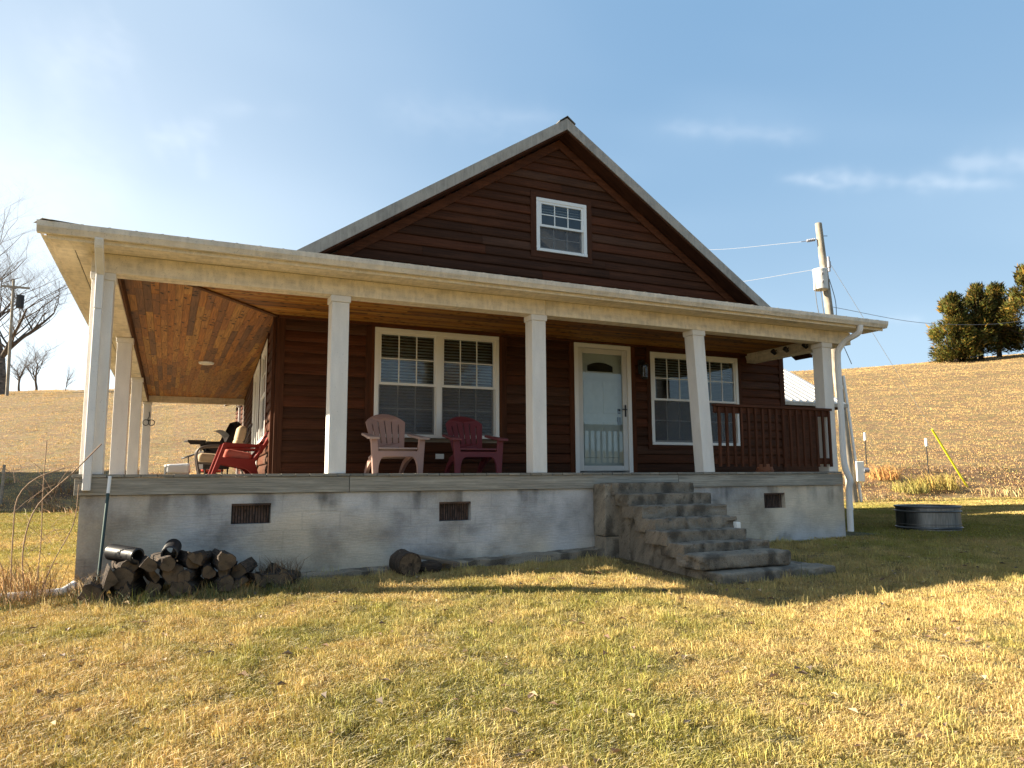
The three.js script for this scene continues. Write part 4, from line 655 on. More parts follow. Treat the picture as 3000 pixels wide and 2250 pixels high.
// fixtures
{
  const l = thing('wall_lantern', 'dark caged wall lantern beside the white storm door', 'lantern', [8.0, 1.55, -DP + 0.04]);
  part('back_plate', rbx(-0.055, 0.055, 0.12, 0.36, 0, 0.02, 0.008), M.darkMetal, l); part('arm', tube([[0, 0.26, 0.01], [0, 0.36, 0.06], [0, 0.33, 0.11]], 0.010, 12, 6), M.darkMetal, l);
  part('roof_cap', new THREE.ConeGeometry(0.085, 0.08, 8).translate(0, 0.295, 0.11), M.darkMetal, l); part('base', cyl(0.05, 0.065, [0, 0.02, 0.11], [0, 0.05, 0.11], 8), M.darkMetal, l);
  for (let i = 0; i < 6; i++) { const a = i * Math.PI / 3; part('cage_bar', cyl(0.005, 0.005, [0.06 * Math.cos(a), 0.045, 0.11 + 0.06 * Math.sin(a)], [0.075 * Math.cos(a), 0.26, 0.11 + 0.075 * Math.sin(a)], 5), M.darkMetal, l); }
  part('glass', cyl(0.048, 0.058, [0, 0.05, 0.11], [0, 0.25, 0.11], 14, true), M.glass, l);
  const f = thing('flood_light', 'twin dark flood lights clamped under the end beam of the porch', 'light', [10.34, 2.06, -1.1]);
  part('rail', bx(-0.002, 0.018, 0.06, 0.08, -0.75, 0.75), M.cream, f);
  for (const z of [-0.28, 0.0, 0.42]) part('lamp_head', [new THREE.CylinderGeometry(0.042, 0.03, 0.085, 12).rotateZ(0.9).translate(-0.06, 0.02, z), cyl(0.01, 0.01, [0.0, 0.06, z], [-0.04, 0.03, z], 6)], M.darkMetal, f);
  const c = thing('ceiling_light', 'flat white round light on the side porch ceiling', 'light', [1.36, CEIL - 0.03, -7.1]);
  part('trim_ring', cyl(0.13, 0.145, [0, 0, 0], [0, 0.03, 0], 26), M.vinyl, c); part('lens', cyl(0.085, 0.10, [0, -0.012, 0], [0, -0.0005, 0], 22), M.cream, c);
  const h = thing('hanging_hook', 'black scrolled iron hook hanging on the rear porch post', 'hook', [0.26, 1.36, BACK + 0.225]);
  part('bracket', tube([[0, 0.36, 0], [0, 0.22, 0.01], [-0.03, 0.16, 0.02], [0.02, 0.12, 0.03]], 0.012, 14, 5), M.darkMetal, h); for (const s of [-1, 1]) part('scroll', new THREE.TorusGeometry(0.075, 0.011, 6, 18).translate(s * 0.07, 0.07, 0.02), M.darkMetal, h);
  const p = thing('flower_pot', 'upturned terracotta pot on the deck behind the railing', 'pot', [9.15, 0.001, -0.55]);
  part('pot', new THREE.LatheGeometry([[0.13, 0], [0.14, 0.02], [0.13, 0.03], [0.095, 0.17], [0.0, 0.172]].map(([a, b]) => new THREE.Vector2(a, b)), 20), std({ color: C(0.36, 0.14, 0.07), roughness: 0.9, side: THREE.DoubleSide }), p);
}

// ───────────────────────── against the foundation ─────────────────────────
{
  const gp = thing('steel_post', 'green steel fence post with white tip leaning on the foundation', 'post', [0, 0, 0]);
  const a = V(0.235, groundY(0.235, 0.42) - 0.05, 0.42), b = V(0.268, -0.02, 0.075), t = a.clone().lerp(b, 0.86);
  part('post_body', cyl(0.016, 0.016, a, t, 6), std({ color: C(0.03, 0.055, 0.05), roughness: 0.5, metalness: 0.3 }), gp); part('post_tip', cyl(0.017, 0.017, t, b, 6), M.vinyl, gp);
  const yy = (x, z) => groundY(x, z) + 0.04;
  const wp = single('drain_pipe', tube([[-4.2, yy(-4.2, 0.55), 0.55], [-2, yy(-2, 0.42), 0.42], [-0.5, yy(-0.5, 0.26), 0.26], [0.02, yy(0.0, 0.2) + 0.02, 0.19], [0.06, yy(0.0, 0.2) + 0.07, 0.17]], 0.042, 30, 10), M.downspout, 'long white drain pipe lying on the grass at the house corner', 'pipe');
  // firewood
  const R = rng(1234), end = std({ color: C(0.16, 0.115, 0.075), map: T.concrete, roughness: 0.95 }), rows = [];
  const spots = [];
  for (let r = 0; r < 3; r++) { const n = [10, 8, 6][r]; for (let i = 0; i < n; i++) spots.push([0.24 + r * 0.10 + i * 0.165 + 0.06 * (R() - 0.5), r * 0.112 + 0.075 + 0.03 * (R() - 0.5), 0.060 + 0.034 * R()]); }
  spots.push([1.78, 0.09, 0.09], [1.92, 0.07, 0.07]);
  for (const [x, h, r] of spots) {
    const z = 0.44 + 0.16 * (R() - 0.5), gy = groundY(x, 0.45), L = 0.36 + 0.14 * R(), split = R() < 0.45;
    const lg = thing('firewood_log', 'bark covered firewood log in the pile against the foundation', 'log', [x, gy + h, z], 0.7 * (R() - 0.5), 'logs stacked at the foundation corner'); lg.rotation.order = 'YXZ'; lg.rotation.z = R() * 6.28; lg.rotation.x = 0.10 * (R() - 0.5);
    const N = split ? 9 : 12, a0 = split ? 2.2 + R() : 6.283, outline = []; for (let k = 0; k < N; k++) { const t = k / (split ? N - 1 : N) * a0; const rr = r * (1 + 0.42 * (R() - 0.5)) * (split ? 1.2 : 1); outline.push([rr * Math.cos(t), rr * Math.sin(t)]); } if (split) outline.push([0, 0]);
    if (split) for (const o of outline) { o[0] -= r * 0.2; o[1] -= r * 0.45; }
    const sh = polyShape(outline), body = new THREE.ExtrudeGeometry(sh, { depth: L, bevelEnabled: false, steps: 3 }); body.translate(0, 0, -L / 2);
    { const p = body.attributes.position; for (let k = 0; k < p.count; k++) { const n = 1 + 0.12 * (fbm(p.getZ(k) * 9 + x * 7, Math.atan2(p.getY(k), p.getX(k)) * 2, 611, 2) - 0.5); p.setX(k, p.getX(k) * n); p.setY(k, p.getY(k) * n); } body.computeVertexNormals(); }
    part('bark', uvBoard(body, 2, 0.5, 0.25), M.bark, lg); const cap = new THREE.ShapeGeometry(polyShape(outline.map(([p, q]) => [p * 0.94, q * 0.94]))); part('cut_end', cap.clone().translate(0, 0, L / 2 + 0.003), end, lg);
  }
  const blk = std({ color: C(0.016, 0.016, 0.018), roughness: 0.45, side: THREE.DoubleSide });
  for (const [x, y, yaw, label] of [[0.56, 0.46, 0.75, 'black corrugated drain pipe offcut angled on top of the firewood'], [0.82, 0.465, -0.1, 'black corrugated drain pipe offcut standing highest on the firewood']]) {
    const pts = [[0.058, 0]]; for (let k = 0; k <= 30; k++) pts.push([k % 2 ? 0.066 : 0.075, k * 0.011]); pts.push([0.06, 0.33]);
    const g = new THREE.LatheGeometry(pts.map(([a, b]) => new THREE.Vector2(a, b)), 22); g.rotateX(-Math.PI / 2); g.rotateY(yaw); const m = single('drain_pipe_offcut', g, blk, label, 'pipe'); m.position.set(x, groundY(x, 0.5) + y - 0.08, 0.62); m.rotation.x = 0.12;
  }
  // logs and plank farther along the wall
  { const x = 3.12, z = 0.42, lg = thing('rotten_log', 'short dark rotten log lying end on at the middle of the foundation', 'log', [x, groundY(x, z) + 0.13, z]); const g = new THREE.CylinderGeometry(0.125, 0.135, 0.34, 18, 4); g.rotateX(Math.PI / 2); { const p = g.attributes.position; for (let k = 0; k < p.count; k++) { const n = 1 + 0.25 * (fbm(p.getX(k) * 12, p.getY(k) * 12 + p.getZ(k) * 8, 621, 3) - 0.5); p.setX(k, p.getX(k) * n); p.setY(k, p.getY(k) * n); } g.computeVertexNormals(); } part('bark', g, M.bark, lg); part('cut_end', new THREE.RingGeometry(0.02, 0.115, 16).translate(0, 0, 0.176), end, lg); }
  { const x = 3.40, z = 0.36, g = rbx(-0.34, 0.34, -0.02, 0.02, -0.07, 0.07, 0.006); const m = single('old_plank', g, std({ color: C(0.30, 0.25, 0.20), map: T.grain, roughness: 0.95 }), 'weathered short plank propped on the rotten log by the foundation', 'plank'); m.position.set(x, groundY(x, z) + 0.155, z); m.rotation.z = -0.21; m.rotation.y = -0.1; }
  { const x = 3.38, z = 0.46, lg = thing('wood_chunk', 'small chunk of split wood beside the rotten log', 'log', [x, groundY(x, z) + 0.075, z]); const g = new THREE.DodecahedronGeometry(0.1, 1); g.scale(1.4, 0.8, 0.9); { const p = g.attributes.position; for (let k = 0; k < p.count; k++) { const n = 1 + 0.3 * (fbm(p.getX(k) * 14, p.getY(k) * 14 + p.getZ(k) * 9, 631, 3) - 0.5); p.setXYZ(k, p.getX(k) * n, p.getY(k) * n, p.getZ(k) * n); } g.computeVertexNormals(); } part('bark', g, M.bark, lg); }
}
// galvanised stock tank ring on the lawn
{
  const x = 12.55, z = -0.35, y = groundY(x, z), t = thing('stock_tank', 'round galvanised stock tank ring standing on the shaded lawn', 'tank', [x, y - 0.01, z]);
  const pts = []; const h = 0.42; for (let k = 0; k <= 60; k++) { const v = k / 60; const bump = Math.max(0, Math.cos((v - 0.18) * 2 * Math.PI * 6.2)) * (Math.abs(v - 0.2) < 0.13 || Math.abs(v - 0.84) < 0.14 ? 0.030 : 0); pts.push(new THREE.Vector2(0.485 + bump, v * h)); }
  pts.push(new THREE.Vector2(0.515, h + 0.006), new THREE.Vector2(0.50, h + 0.012), new THREE.Vector2(0.488, h), new THREE.Vector2(0.488, 0));
  part('ring_wall', new THREE.LatheGeometry(pts, 56), Object.assign(M.galv.clone(), { side: THREE.DoubleSide }), t);
  part('rim', new THREE.TorusGeometry(0.505, 0.010, 8, 56).rotateX(Math.PI / 2).translate(0, h + 0.004, 0), M.galv, t);
}

// ───────────────────────── utility pole, wires, fence posts ─────────────────────────
const insul = std({ color: C(0.30, 0.30, 0.33), roughness: 0.3 }), wireM = std({ color: C(0.10, 0.10, 0.105), roughness: 0.5 }), wireBright = std({ color: C(0.55, 0.55, 0.56), roughness: 0.35, metalness: 0.6 });
{
  const base = V(19.95, groundY(19.95, -8.14) - 0.3, -8.14), top = V(19.60, 8.04, -8.55), p = thing('utility_pole', 'leaning wooden utility pole with transformer can and meter behind the side room', 'pole', [0, 0, 0]);
  const at = (t) => base.clone().lerp(top, t), right = V(CY, 0, SY), back = V(SY, 0, -CY);
  const pg = cyl(0.155, 0.105, base, top, 18); part('shaft', pg, M.poleWood, p); part('pole_cap', new THREE.SphereGeometry(0.106, 14, 6, 0, 6.3, 0, 1.57).scale(1, 0.3, 1).translate(top.x, top.y, top.z), M.poleWood, p);
  const tb = at(0.765).addScaledVector(right, -0.27).addScaledVector(back, -0.22), tr = sub('transformer', p), can = std({ color: C(0.60, 0.575, 0.53), roughness: 0.4 });
  part('can', new THREE.LatheGeometry([[0, 0], [0.20, 0], [0.215, 0.03], [0.215, 0.62], [0.235, 0.64], [0.22, 0.68], [0, 0.74]].map(([a, b]) => new THREE.Vector2(a, b)), 24).translate(tb.x, tb.y - 0.1, tb.z), can, tr);
  part('bracket', [0.12, 0.48].map((h) => rbx(-0.05, 0.14, h - 0.03, h + 0.03, -0.03, 0.03, 0.006).translate(tb.x + 0.12, tb.y - 0.1, tb.z - 0.14)), M.galv, tr);
  for (const h of [0.2, 0.46]) part('bushing', cyl(0.03, 0.022, tb.clone().add(V(-0.02, h - 0.1, 0)).addScaledVector(back, -0.2), tb.clone().add(V(-0.08, h - 0.06, 0)).addScaledVector(back, -0.32), 8), insul, tr);
  const cz = at(0.845).addScaledVector(right, 0.12).addScaledVector(back, -0.12); part('cutout', [cyl(0.04, 0.04, cz.clone().add(V(0, -0.2, 0)), cz.clone().add(V(-0.01, 0.28, 0)), 10), cyl(0.06, 0.06, cz.clone().add(V(0, -0.08, 0)), cz.clone().add(V(0, 0.12, 0)), 10)], insul, p);
  const i0 = at(0.945), i1 = i0.clone().addScaledVector(right, -0.62).add(V(0, -0.10, 0)), ins = [cyl(0.012, 0.012, i0, i1, 6)]; for (let k = 0; k < 5; k++) ins.push(cyl(0.055, 0.04, i0.clone().lerp(i1, 0.3 + k * 0.09), i0.clone().lerp(i1, 0.35 + k * 0.09), 10)); part('strain_insulator', ins, insul, p);
  part('bolt', [0.955, 0.855].map((t) => cyl(0.012, 0.012, at(t).addScaledVector(right, -0.05), at(t).addScaledVector(right, 0.24), 6)), M.galv, p);
  const m0 = at(0.0).addScaledVector(right, 0.24).addScaledVector(back, -0.05), m1 = at(0.46).addScaledVector(right, 0.17).addScaledVector(back, -0.05);
  part('conduit', cyl(0.042, 0.042, m0, m1, 10), M.vinyl, p);
  const mb = at(0.125).addScaledVector(right, 0.26).addScaledVector(back, -0.14), box = sub('meter_box', p); part('box', rbx(-0.12, 0.12, -0.2, 0.42, -0.06, 0.06, 0.02).rotateY(-0.4365).translate(mb.x, mb.y, mb.z), M.vinyl, box); part('meter', cyl(0.085, 0.08, mb.clone().addScaledVector(right, 0.11).add(V(0, 0.15, 0)), mb.clone().addScaledVector(right, 0.26).add(V(0, 0.15, 0)), 14), insul, box);
  part('drip_loop', [tube([tb.clone().add(V(-0.2, 0.35, 0)), tb.clone().add(V(-0.24, -0.3, 0)), tb.clone().add(V(-0.18, -1.0, 0.05)), tb.clone().add(V(0.3, -2.0, 0)), at(0.52)], 0.012, 40, 5), tube([tb.clone().add(V(-0.02, -0.05, 0)), tb.clone().add(V(0.02, -0.9, 0.05)), tb.clone().add(V(0.34, -1.7, 0)), at(0.55)], 0.012, 30, 5), tube([at(0.80).addScaledVector(right, 0.13), at(0.72).addScaledVector(right, 0.24), at(0.62).addScaledVector(right, 0.2), at(0.5).addScaledVector(right, 0.5)], 0.012, 30, 5)], wireM, p);
  const far = (u, v, d) => alongPixel(u, v, d), sagWire = (a, b, sag, r, name, label, mat) => single(name, tube([0, 0.2, 0.4, 0.5, 0.6, 0.8, 1].map((t) => a.clone().lerp(b, t).add(V(0, -sag * 4 * t * (1 - t), 0))), r, 60, 5), mat, label, 'wire');
  sagWire(i1, far(1700, 640, 62), 1.2, 0.007, 'power_line', 'bright upper power line running from the leaning pole behind the gable', wireBright);
  sagWire(tb.clone().add(V(-0.2, 0.55, 0)), far(1700, 800, 60), 0.9, 0.007, 'power_line', 'bright lower power line running from the transformer behind the gable', wireBright);
  sagWire(at(0.70).addScaledVector(right, 0.12), far(3300, 822, 48), 1.3, 0.008, 'service_cable', 'dark cable from the leaning pole over to the cedar trees', wireM);
  const anchor = hitGround(2836, 1426); anchor.y -= 0.05; const up = at(0.905), gd = anchor.clone().lerp(up, 0.005), ge = anchor.clone().lerp(up, 0.255);
  const gw = thing('guy_wire', 'steel guy wire with bright yellow guard tube anchored in the bank', 'guy wire', [0, 0, 0]); part('cable', cyl(0.007, 0.007, anchor, up, 5), wireBright, gw); part('guard', cyl(0.035, 0.035, gd, ge, 10), std({ color: C(0.80, 0.72, 0.03), roughness: 0.45 }), gw);
  for (const [u, v, d, label] of [[2541, 1392, 34, 'thin fence post with white cap on the bank near the leaning pole'], [2722, 1412, 33, 'thin fence post with white cap rising from the green weed clump']]) { const q = hitGround(u, v); const f = thing('fence_post', label, 'fence post', [q.x, q.y - 0.2, q.z], 0, 'fence posts on the bank'); part('stake', cyl(0.02, 0.02, [0, 0, 0], [0, 1.45, 0], 6), M.darkMetal, f); part('cap', cyl(0.045, 0.045, [0, 1.42, 0], [0, 1.70, 0], 8), M.vinyl, f); }
  { const q = far(6, 1420, 30); const f = thing('fence_post', 'grey wooden fence post at the edge of the shaded bank', 'fence post', [q.x, groundY(q.x, q.z) - 0.2, q.z]); part('stake', cyl(0.05, 0.045, [0, 0, 0], [0.02, 1.5, 0], 8), M.poleWood, f); }
  { const q = far(22, 1140, 88); const g = groundY(q.x, q.z), f = thing('utility_pole', 'far off utility pole with dark transformer beside the bare tree', 'pole', [q.x, g - 0.3, q.z]); part('shaft', cyl(0.16, 0.11, [0, 0, 0], [-0.2, 12.0, 0], 10), M.poleWood, f); part('transformer', cyl(0.34, 0.34, [0.48, 9.2, 0], [0.48, 10.5, 0], 14), M.darkMetal, f); part('crossarm', bx(-1.2, 1.2, 11.2, 11.4, -0.08, 0.08), M.poleWood, f); }
}

// ───────────────────────── trees ─────────────────────────
function bareTree(name, label, pos, H, seed, spread, r0, group, lean = 0, depth = 5) {
  const R = rng(seed), t = thing(name, label, 'tree', pos, 0, group), trunk = [], limbs = [], twigs = [];
  const grow = (a, dir, len, r, lvl) => {
    let p = a.clone(), d = dir.clone(); const n = lvl < 2 ? 5 : 3, list = lvl === 0 ? trunk : lvl < 3 ? limbs : twigs;
    for (let i = 0; i < n; i++) {
      d.add(V((R() - 0.5) * 0.42, (R() - 0.38) * 0.26, (R() - 0.5) * 0.42)).normalize();
      const q = p.clone().addScaledVector(d, len / n), ra = r * (1 - 0.6 * i / n), rb = r * (1 - 0.6 * (i + 1) / n);
      list.push(cyl(ra, rb, p, q, lvl < 2 ? 8 : lvl < 3 ? 5 : 3, lvl > 0));
      if (lvl < depth && (lvl > 0 || i >= 1)) { const kids = lvl < 2 ? (R() < 0.5 ? 2 : 1) : R() < 0.75 ? 1 : 2; for (let k = 0; k < kids; k++) { const an = R() * 6.28, out = V(Math.cos(an), 0.25 + 0.5 * R(), Math.sin(an)).normalize(); grow(q.clone(), d.clone().multiplyScalar(1 - spread).addScaledVector(out, spread).normalize(), len * (0.5 + 0.25 * R()), rb * 0.62, lvl + 1); } }
      p = q;
    }
  };
  grow(V(0, -0.3, 0), V(lean, 1, 0).normalize(), H * 0.55, r0, 0);
  part('trunk', trunk, M.treeBark, t); if (limbs.length) part('limbs', limbs, M.treeBark, t); if (twigs.length) stuff(part('twigs', twigs, M.treeBark, t)); return t;
}
const onHill = (u, d) => { const q = alongPixel(u, 1120, d); q.y = groundY(q.x, q.z); return [q.x, q.y, q.z]; };
bareTree('bare_tree', 'large leafless tree with long crooked limbs on the hill crest', onHill(2, 92), 20, 27, 0.70, 0.46, undefined, 0.03, 6);
bareTree('bare_tree', 'small bushy leafless tree beside the large bare tree', onHill(108, 104), 6.5, 33, 0.6, 0.16, 'small bare trees on the hill crest');
bareTree('bare_tree', 'small bushy leafless tree beside the large bare tree', onHill(60, 108), 6.0, 35, 0.6, 0.15, 'small bare trees on the hill crest');
bareTree('bare_sapling', 'thin leafless sapling alone on the hill crest', onHill(193, 96), 3.2, 37, 0.4, 0.05, undefined, 0, 3);
function cedar(label, pos, H, rad, seed, group, low = 0.08) {
  const R = rng(seed), t = thing('cedar_tree', label, 'tree', pos, 0, group);
  part('trunk', [cyl(0.28, 0.06, [0, -0.4, 0], [0, H * 0.9, 0], 9), ...Array.from({ length: 22 }, () => { const y = H * (low + 0.8 * R()), a = R() * 6.28, l = rad * 0.8 * (1 - 0.7 * (y / H)); return cyl(0.05, 0.012, [0, y, 0], [l * Math.cos(a), y + 0.35 * l, l * Math.sin(a)], 4); })], M.bark, t);
  const pos_ = [], nor = [], col = [], q = new THREE.Quaternion(), lobes = []; for (let i = 0; i < 70; i++) { const y = R(), a = R() * 6.28, env = rad * Math.pow(1 - y, 0.6) * (0.55 + 0.45 * smooth(0, 0.25, y)), e = env * Math.sqrt(R()) * 0.85; lobes.push([e * Math.cos(a), H * (low + (0.97 - low) * y), e * Math.sin(a), rad * (0.20 + 0.18 * R()) * (1 - 0.5 * y), 0.7 + 0.6 * R()]); }
  for (let i = 0; i < 38000; i++) {
    const L = lobes[Math.floor(R() * lobes.length)], u = V(R() - 0.5, R() - 0.5, R() - 0.5).normalize().multiplyScalar(L[3] * Math.pow(R(), 0.35)); u.y *= 1.25;
    const c = V(L[0], L[1], L[2]).add(u); if (c.y < H * low * (0.2 + R())) continue;
    const out = V(c.x, 0.5 + R() * 1.2, c.z).normalize().add(V(R() - 0.5, R() - 0.5, R() - 0.5)).normalize(), s = 0.07 + 0.15 * R() * R() + (R() < 0.06 ? 0.25 : 0), w = V(R() - 0.5, R() - 0.5, R() - 0.5).cross(out).normalize().multiplyScalar(s * 0.30), tip = out.clone().multiplyScalar(s * 1.5);
    const A = c.clone().add(w), B = c.clone().sub(w), D = c.clone().add(tip), n = V(c.x, (c.y - H * 0.4) * 0.6, c.z).normalize().multiplyScalar(0.45).add(u.clone().normalize().multiplyScalar(0.5)).add(V(R() - 0.5, R() - 0.3, R() - 0.5).multiplyScalar(1.1)).normalize(), k = L[4] * (0.8 + 0.4 * R()), br = R() < 0.30;
    for (const p of [A, B, D]) { pos_.push(p.x, p.y, p.z); nor.push(n.x, n.y, n.z); col.push(k * (br ? 0.24 : 0.095), k * (br ? 0.145 : 0.100), k * (br ? 0.028 : 0.020)); }
  }
  const g = new THREE.BufferGeometry(); g.setAttribute('position', new THREE.Float32BufferAttribute(pos_, 3)); g.setAttribute('normal', new THREE.Float32BufferAttribute(nor, 3)); g.setAttribute('color', new THREE.Float32BufferAttribute(col, 3));
  part('crown', g, new THREE.MeshPhysicalMaterial({ color: C(1, 1, 1), vertexColors: true, roughness: 1, specularIntensity: 0.1, side: THREE.DoubleSide, transmission: 0.3, thickness: 0 }), t); return t;
}
cedar('broad bronze green cedar at the open end of the row on the hill', onHill(2808, 90), 7.2, 3.4, 51, 'cedar trees on the hill', 0.03);
cedar('upright dark cedar standing between two broader ones on the hill', onHill(2880, 92), 8.0, 3.1, 52, 'cedar trees on the hill', 0.10);
cedar('bronze cedar filling the row behind the upright dark one', onHill(2935, 95), 7.8, 3.3, 54, 'cedar trees on the hill', 0.12);
cedar('tallest cedar of the row with bare lower trunk', onHill(3025, 93), 9.4, 4.0, 53, 'cedar trees on the hill', 0.14);
// leafless trees on the rise behind the photographer: the door and window panes mirror them
{
  const first = bareTree('yard_tree', 'grey leafless tree on the rise facing the house front', [4, groundY(4, 44) - 0.1, 44], 13, 71, 0.6, 0.26, 'leafless trees facing the house', 0, 4);
  for (const [x, z, a, k] of [[9, 40, 1.3, 0.9], [-2, 47, 2.2, 1.1], [14, 46, 3.4, 1.0], [-8, 42, 4.0, 0.95], [19, 41, 5.2, 1.05], [1, 52, 0.6, 1.15], [11, 54, 2.9, 1.1], [24, 48, 1.9, 1.1], [-13, 49, 5.0, 1.0], [30, 44, 0.4, 1.0]]) { const t = first.clone(); t.name = numbered('yard_tree'); t.position.set(x, groundY(x, z) - 0.1, z); t.rotation.y = a; t.scale.setScalar(k); scene.add(t); }
}
// a barn up-sun of the far lawn: only its shade is in the picture
{
  const b = thing('barn', 'tall weathered board barn standing on the far lawn beyond the porch corner', 'barn', [CAM.x + 26.3 * SY - 25.5 * CY, -1.4, CAM.z - 26.3 * CY - 25.5 * SY], -0.4365);
  part('wall', rbx(-3, 3, 0, 4.7, -3.1, 3.1, 0.02), M.trim, b); part('roof', prismZ([[-3.4, 4.6], [3.4, 4.6], [0, 7.2]], -3.4, 3.4), M.roofMetal, b); part('door', rbx(3.0, 3.06, 0, 2.8, -1.2, 1.2, 0.01), M.poleWood, b);
}

// ───────────────────────── grass ─────────────────────────
function tuftGeo(seed, blades, radius, h0, h1, w, lean) {
  const R = rng(seed), pos = [], nor = [], col = [];
  for (let i = 0; i < blades; i++) {
    const a = R() * 6.28, rr = radius * Math.sqrt(R()), x = rr * Math.cos(a), z = rr * Math.sin(a), h = mix(h0, h1, R()), dir = R() * 6.28, ln = lean * (0.3 + R()) * h, ww = w * (0.6 + 0.8 * R()), c = Math.cos(dir), s = Math.sin(dir), sx = -s * ww, sz = c * ww;
    const p0 = V(x, -0.01, z), p1 = V(x + c * ln * 0.35, h * 0.6, z + s * ln * 0.35), p2 = V(x + c * ln, h * (1 - 0.25 * Math.min(1, lean * 0.6)), z + s * ln), n = V(c, 0.5, s).normalize();
    const k = 0.72 + 0.5 * R(), warm = R();
    const tri = (q) => { for (const p of q) { pos.push(p.x, p.y, p.z); nor.push(n.x, n.y, n.z); col.push(k * (0.92 + 0.22 * warm), k * (1.04 - 0.08 * warm), k * (1.0 - 0.15 * warm)); } };
    const L0 = p0.clone().add(V(sx, 0, sz)), R0_ = p0.clone().sub(V(sx, 0, sz)), L1 = p1.clone().add(V(sx * 0.8, 0, sz * 0.8)), R1 = p1.clone().sub(V(sx * 0.8, 0, sz * 0.8)); tri([L0, R0_, L1]); tri([R0_, R1, L1]); tri([L1, R1, p2]);
  }
  const g = new THREE.BufferGeometry(); g.setAttribute('position', new THREE.Float32BufferAttribute(pos, 3)); g.setAttribute('normal', new THREE.Float32BufferAttribute(nor, 3)); g.setAttribute('color', new THREE.Float32BufferAttribute(col, 3)); return g;
}
const grassM = new THREE.MeshPhysicalMaterial({ color: C(1, 1, 1), vertexColors: true, roughness: 0.8, side: THREE.DoubleSide, transmission: 0.3, thickness: 0 });
function scatter(name, geo, list, label, category) {
  const m = new THREE.InstancedMesh(geo, grassM, list.length), o = new THREE.Object3D(), c = new THREE.Color(); m.name = numbered(name); m.castShadow = m.receiveShadow = true;
  list.forEach(([x, y, z, s, sy, rot, col], i) => { o.position.set(x, y, z); o.scale.set(s, sy, s); o.rotation.set(0, rot, 0); o.updateMatrix(); m.setMatrixAt(i, o.matrix); m.setColorAt(i, c.setRGB(...col)); });
  m.userData.kind = 'stuff'; tag(m, label, category); scene.add(m); return m;
}
const inHouse = (x, z) => (x > -0.02 && x < 11.3 && z < 0.02 && z > -14.4) || (x > 5.68 && x < 7.12 && z > 0 && z < 1.95) || (x > 5.9 && x < 7.6 && z > 1.5 && z < 2.2) || (x > 11.2 && x < 15.7 && z < -5.2 && z > -6.95) || (x > 2.8 && x < 6.2 && z < -15.2 && z > -19.6);
function lawnColor(x, z, R) {
  const n = fbm(x * 0.33, z * 0.33, 211, 4), n2 = fbm(x * 1.7, z * 1.7, 212, 3), n3 = fbm(x * 5.1, z * 5.1, 215, 2), g = smooth(0.36, 0.62, 0.5 * n + 0.32 * n2 + 0.18 * n3) * 0.72 + 0.5 * (R() - 0.42), t = clamp(g);
  const k = 0.72 + 0.5 * R(), straw = R() < 0.5 ? [0.77, 0.61, 0.23] : [0.73, 0.555, 0.255], green = [0.38, 0.375, 0.055];
  return [k * mix(straw[0], green[0], t), k * mix(straw[1], green[1], t), k * mix(straw[2], green[2], t)];
}
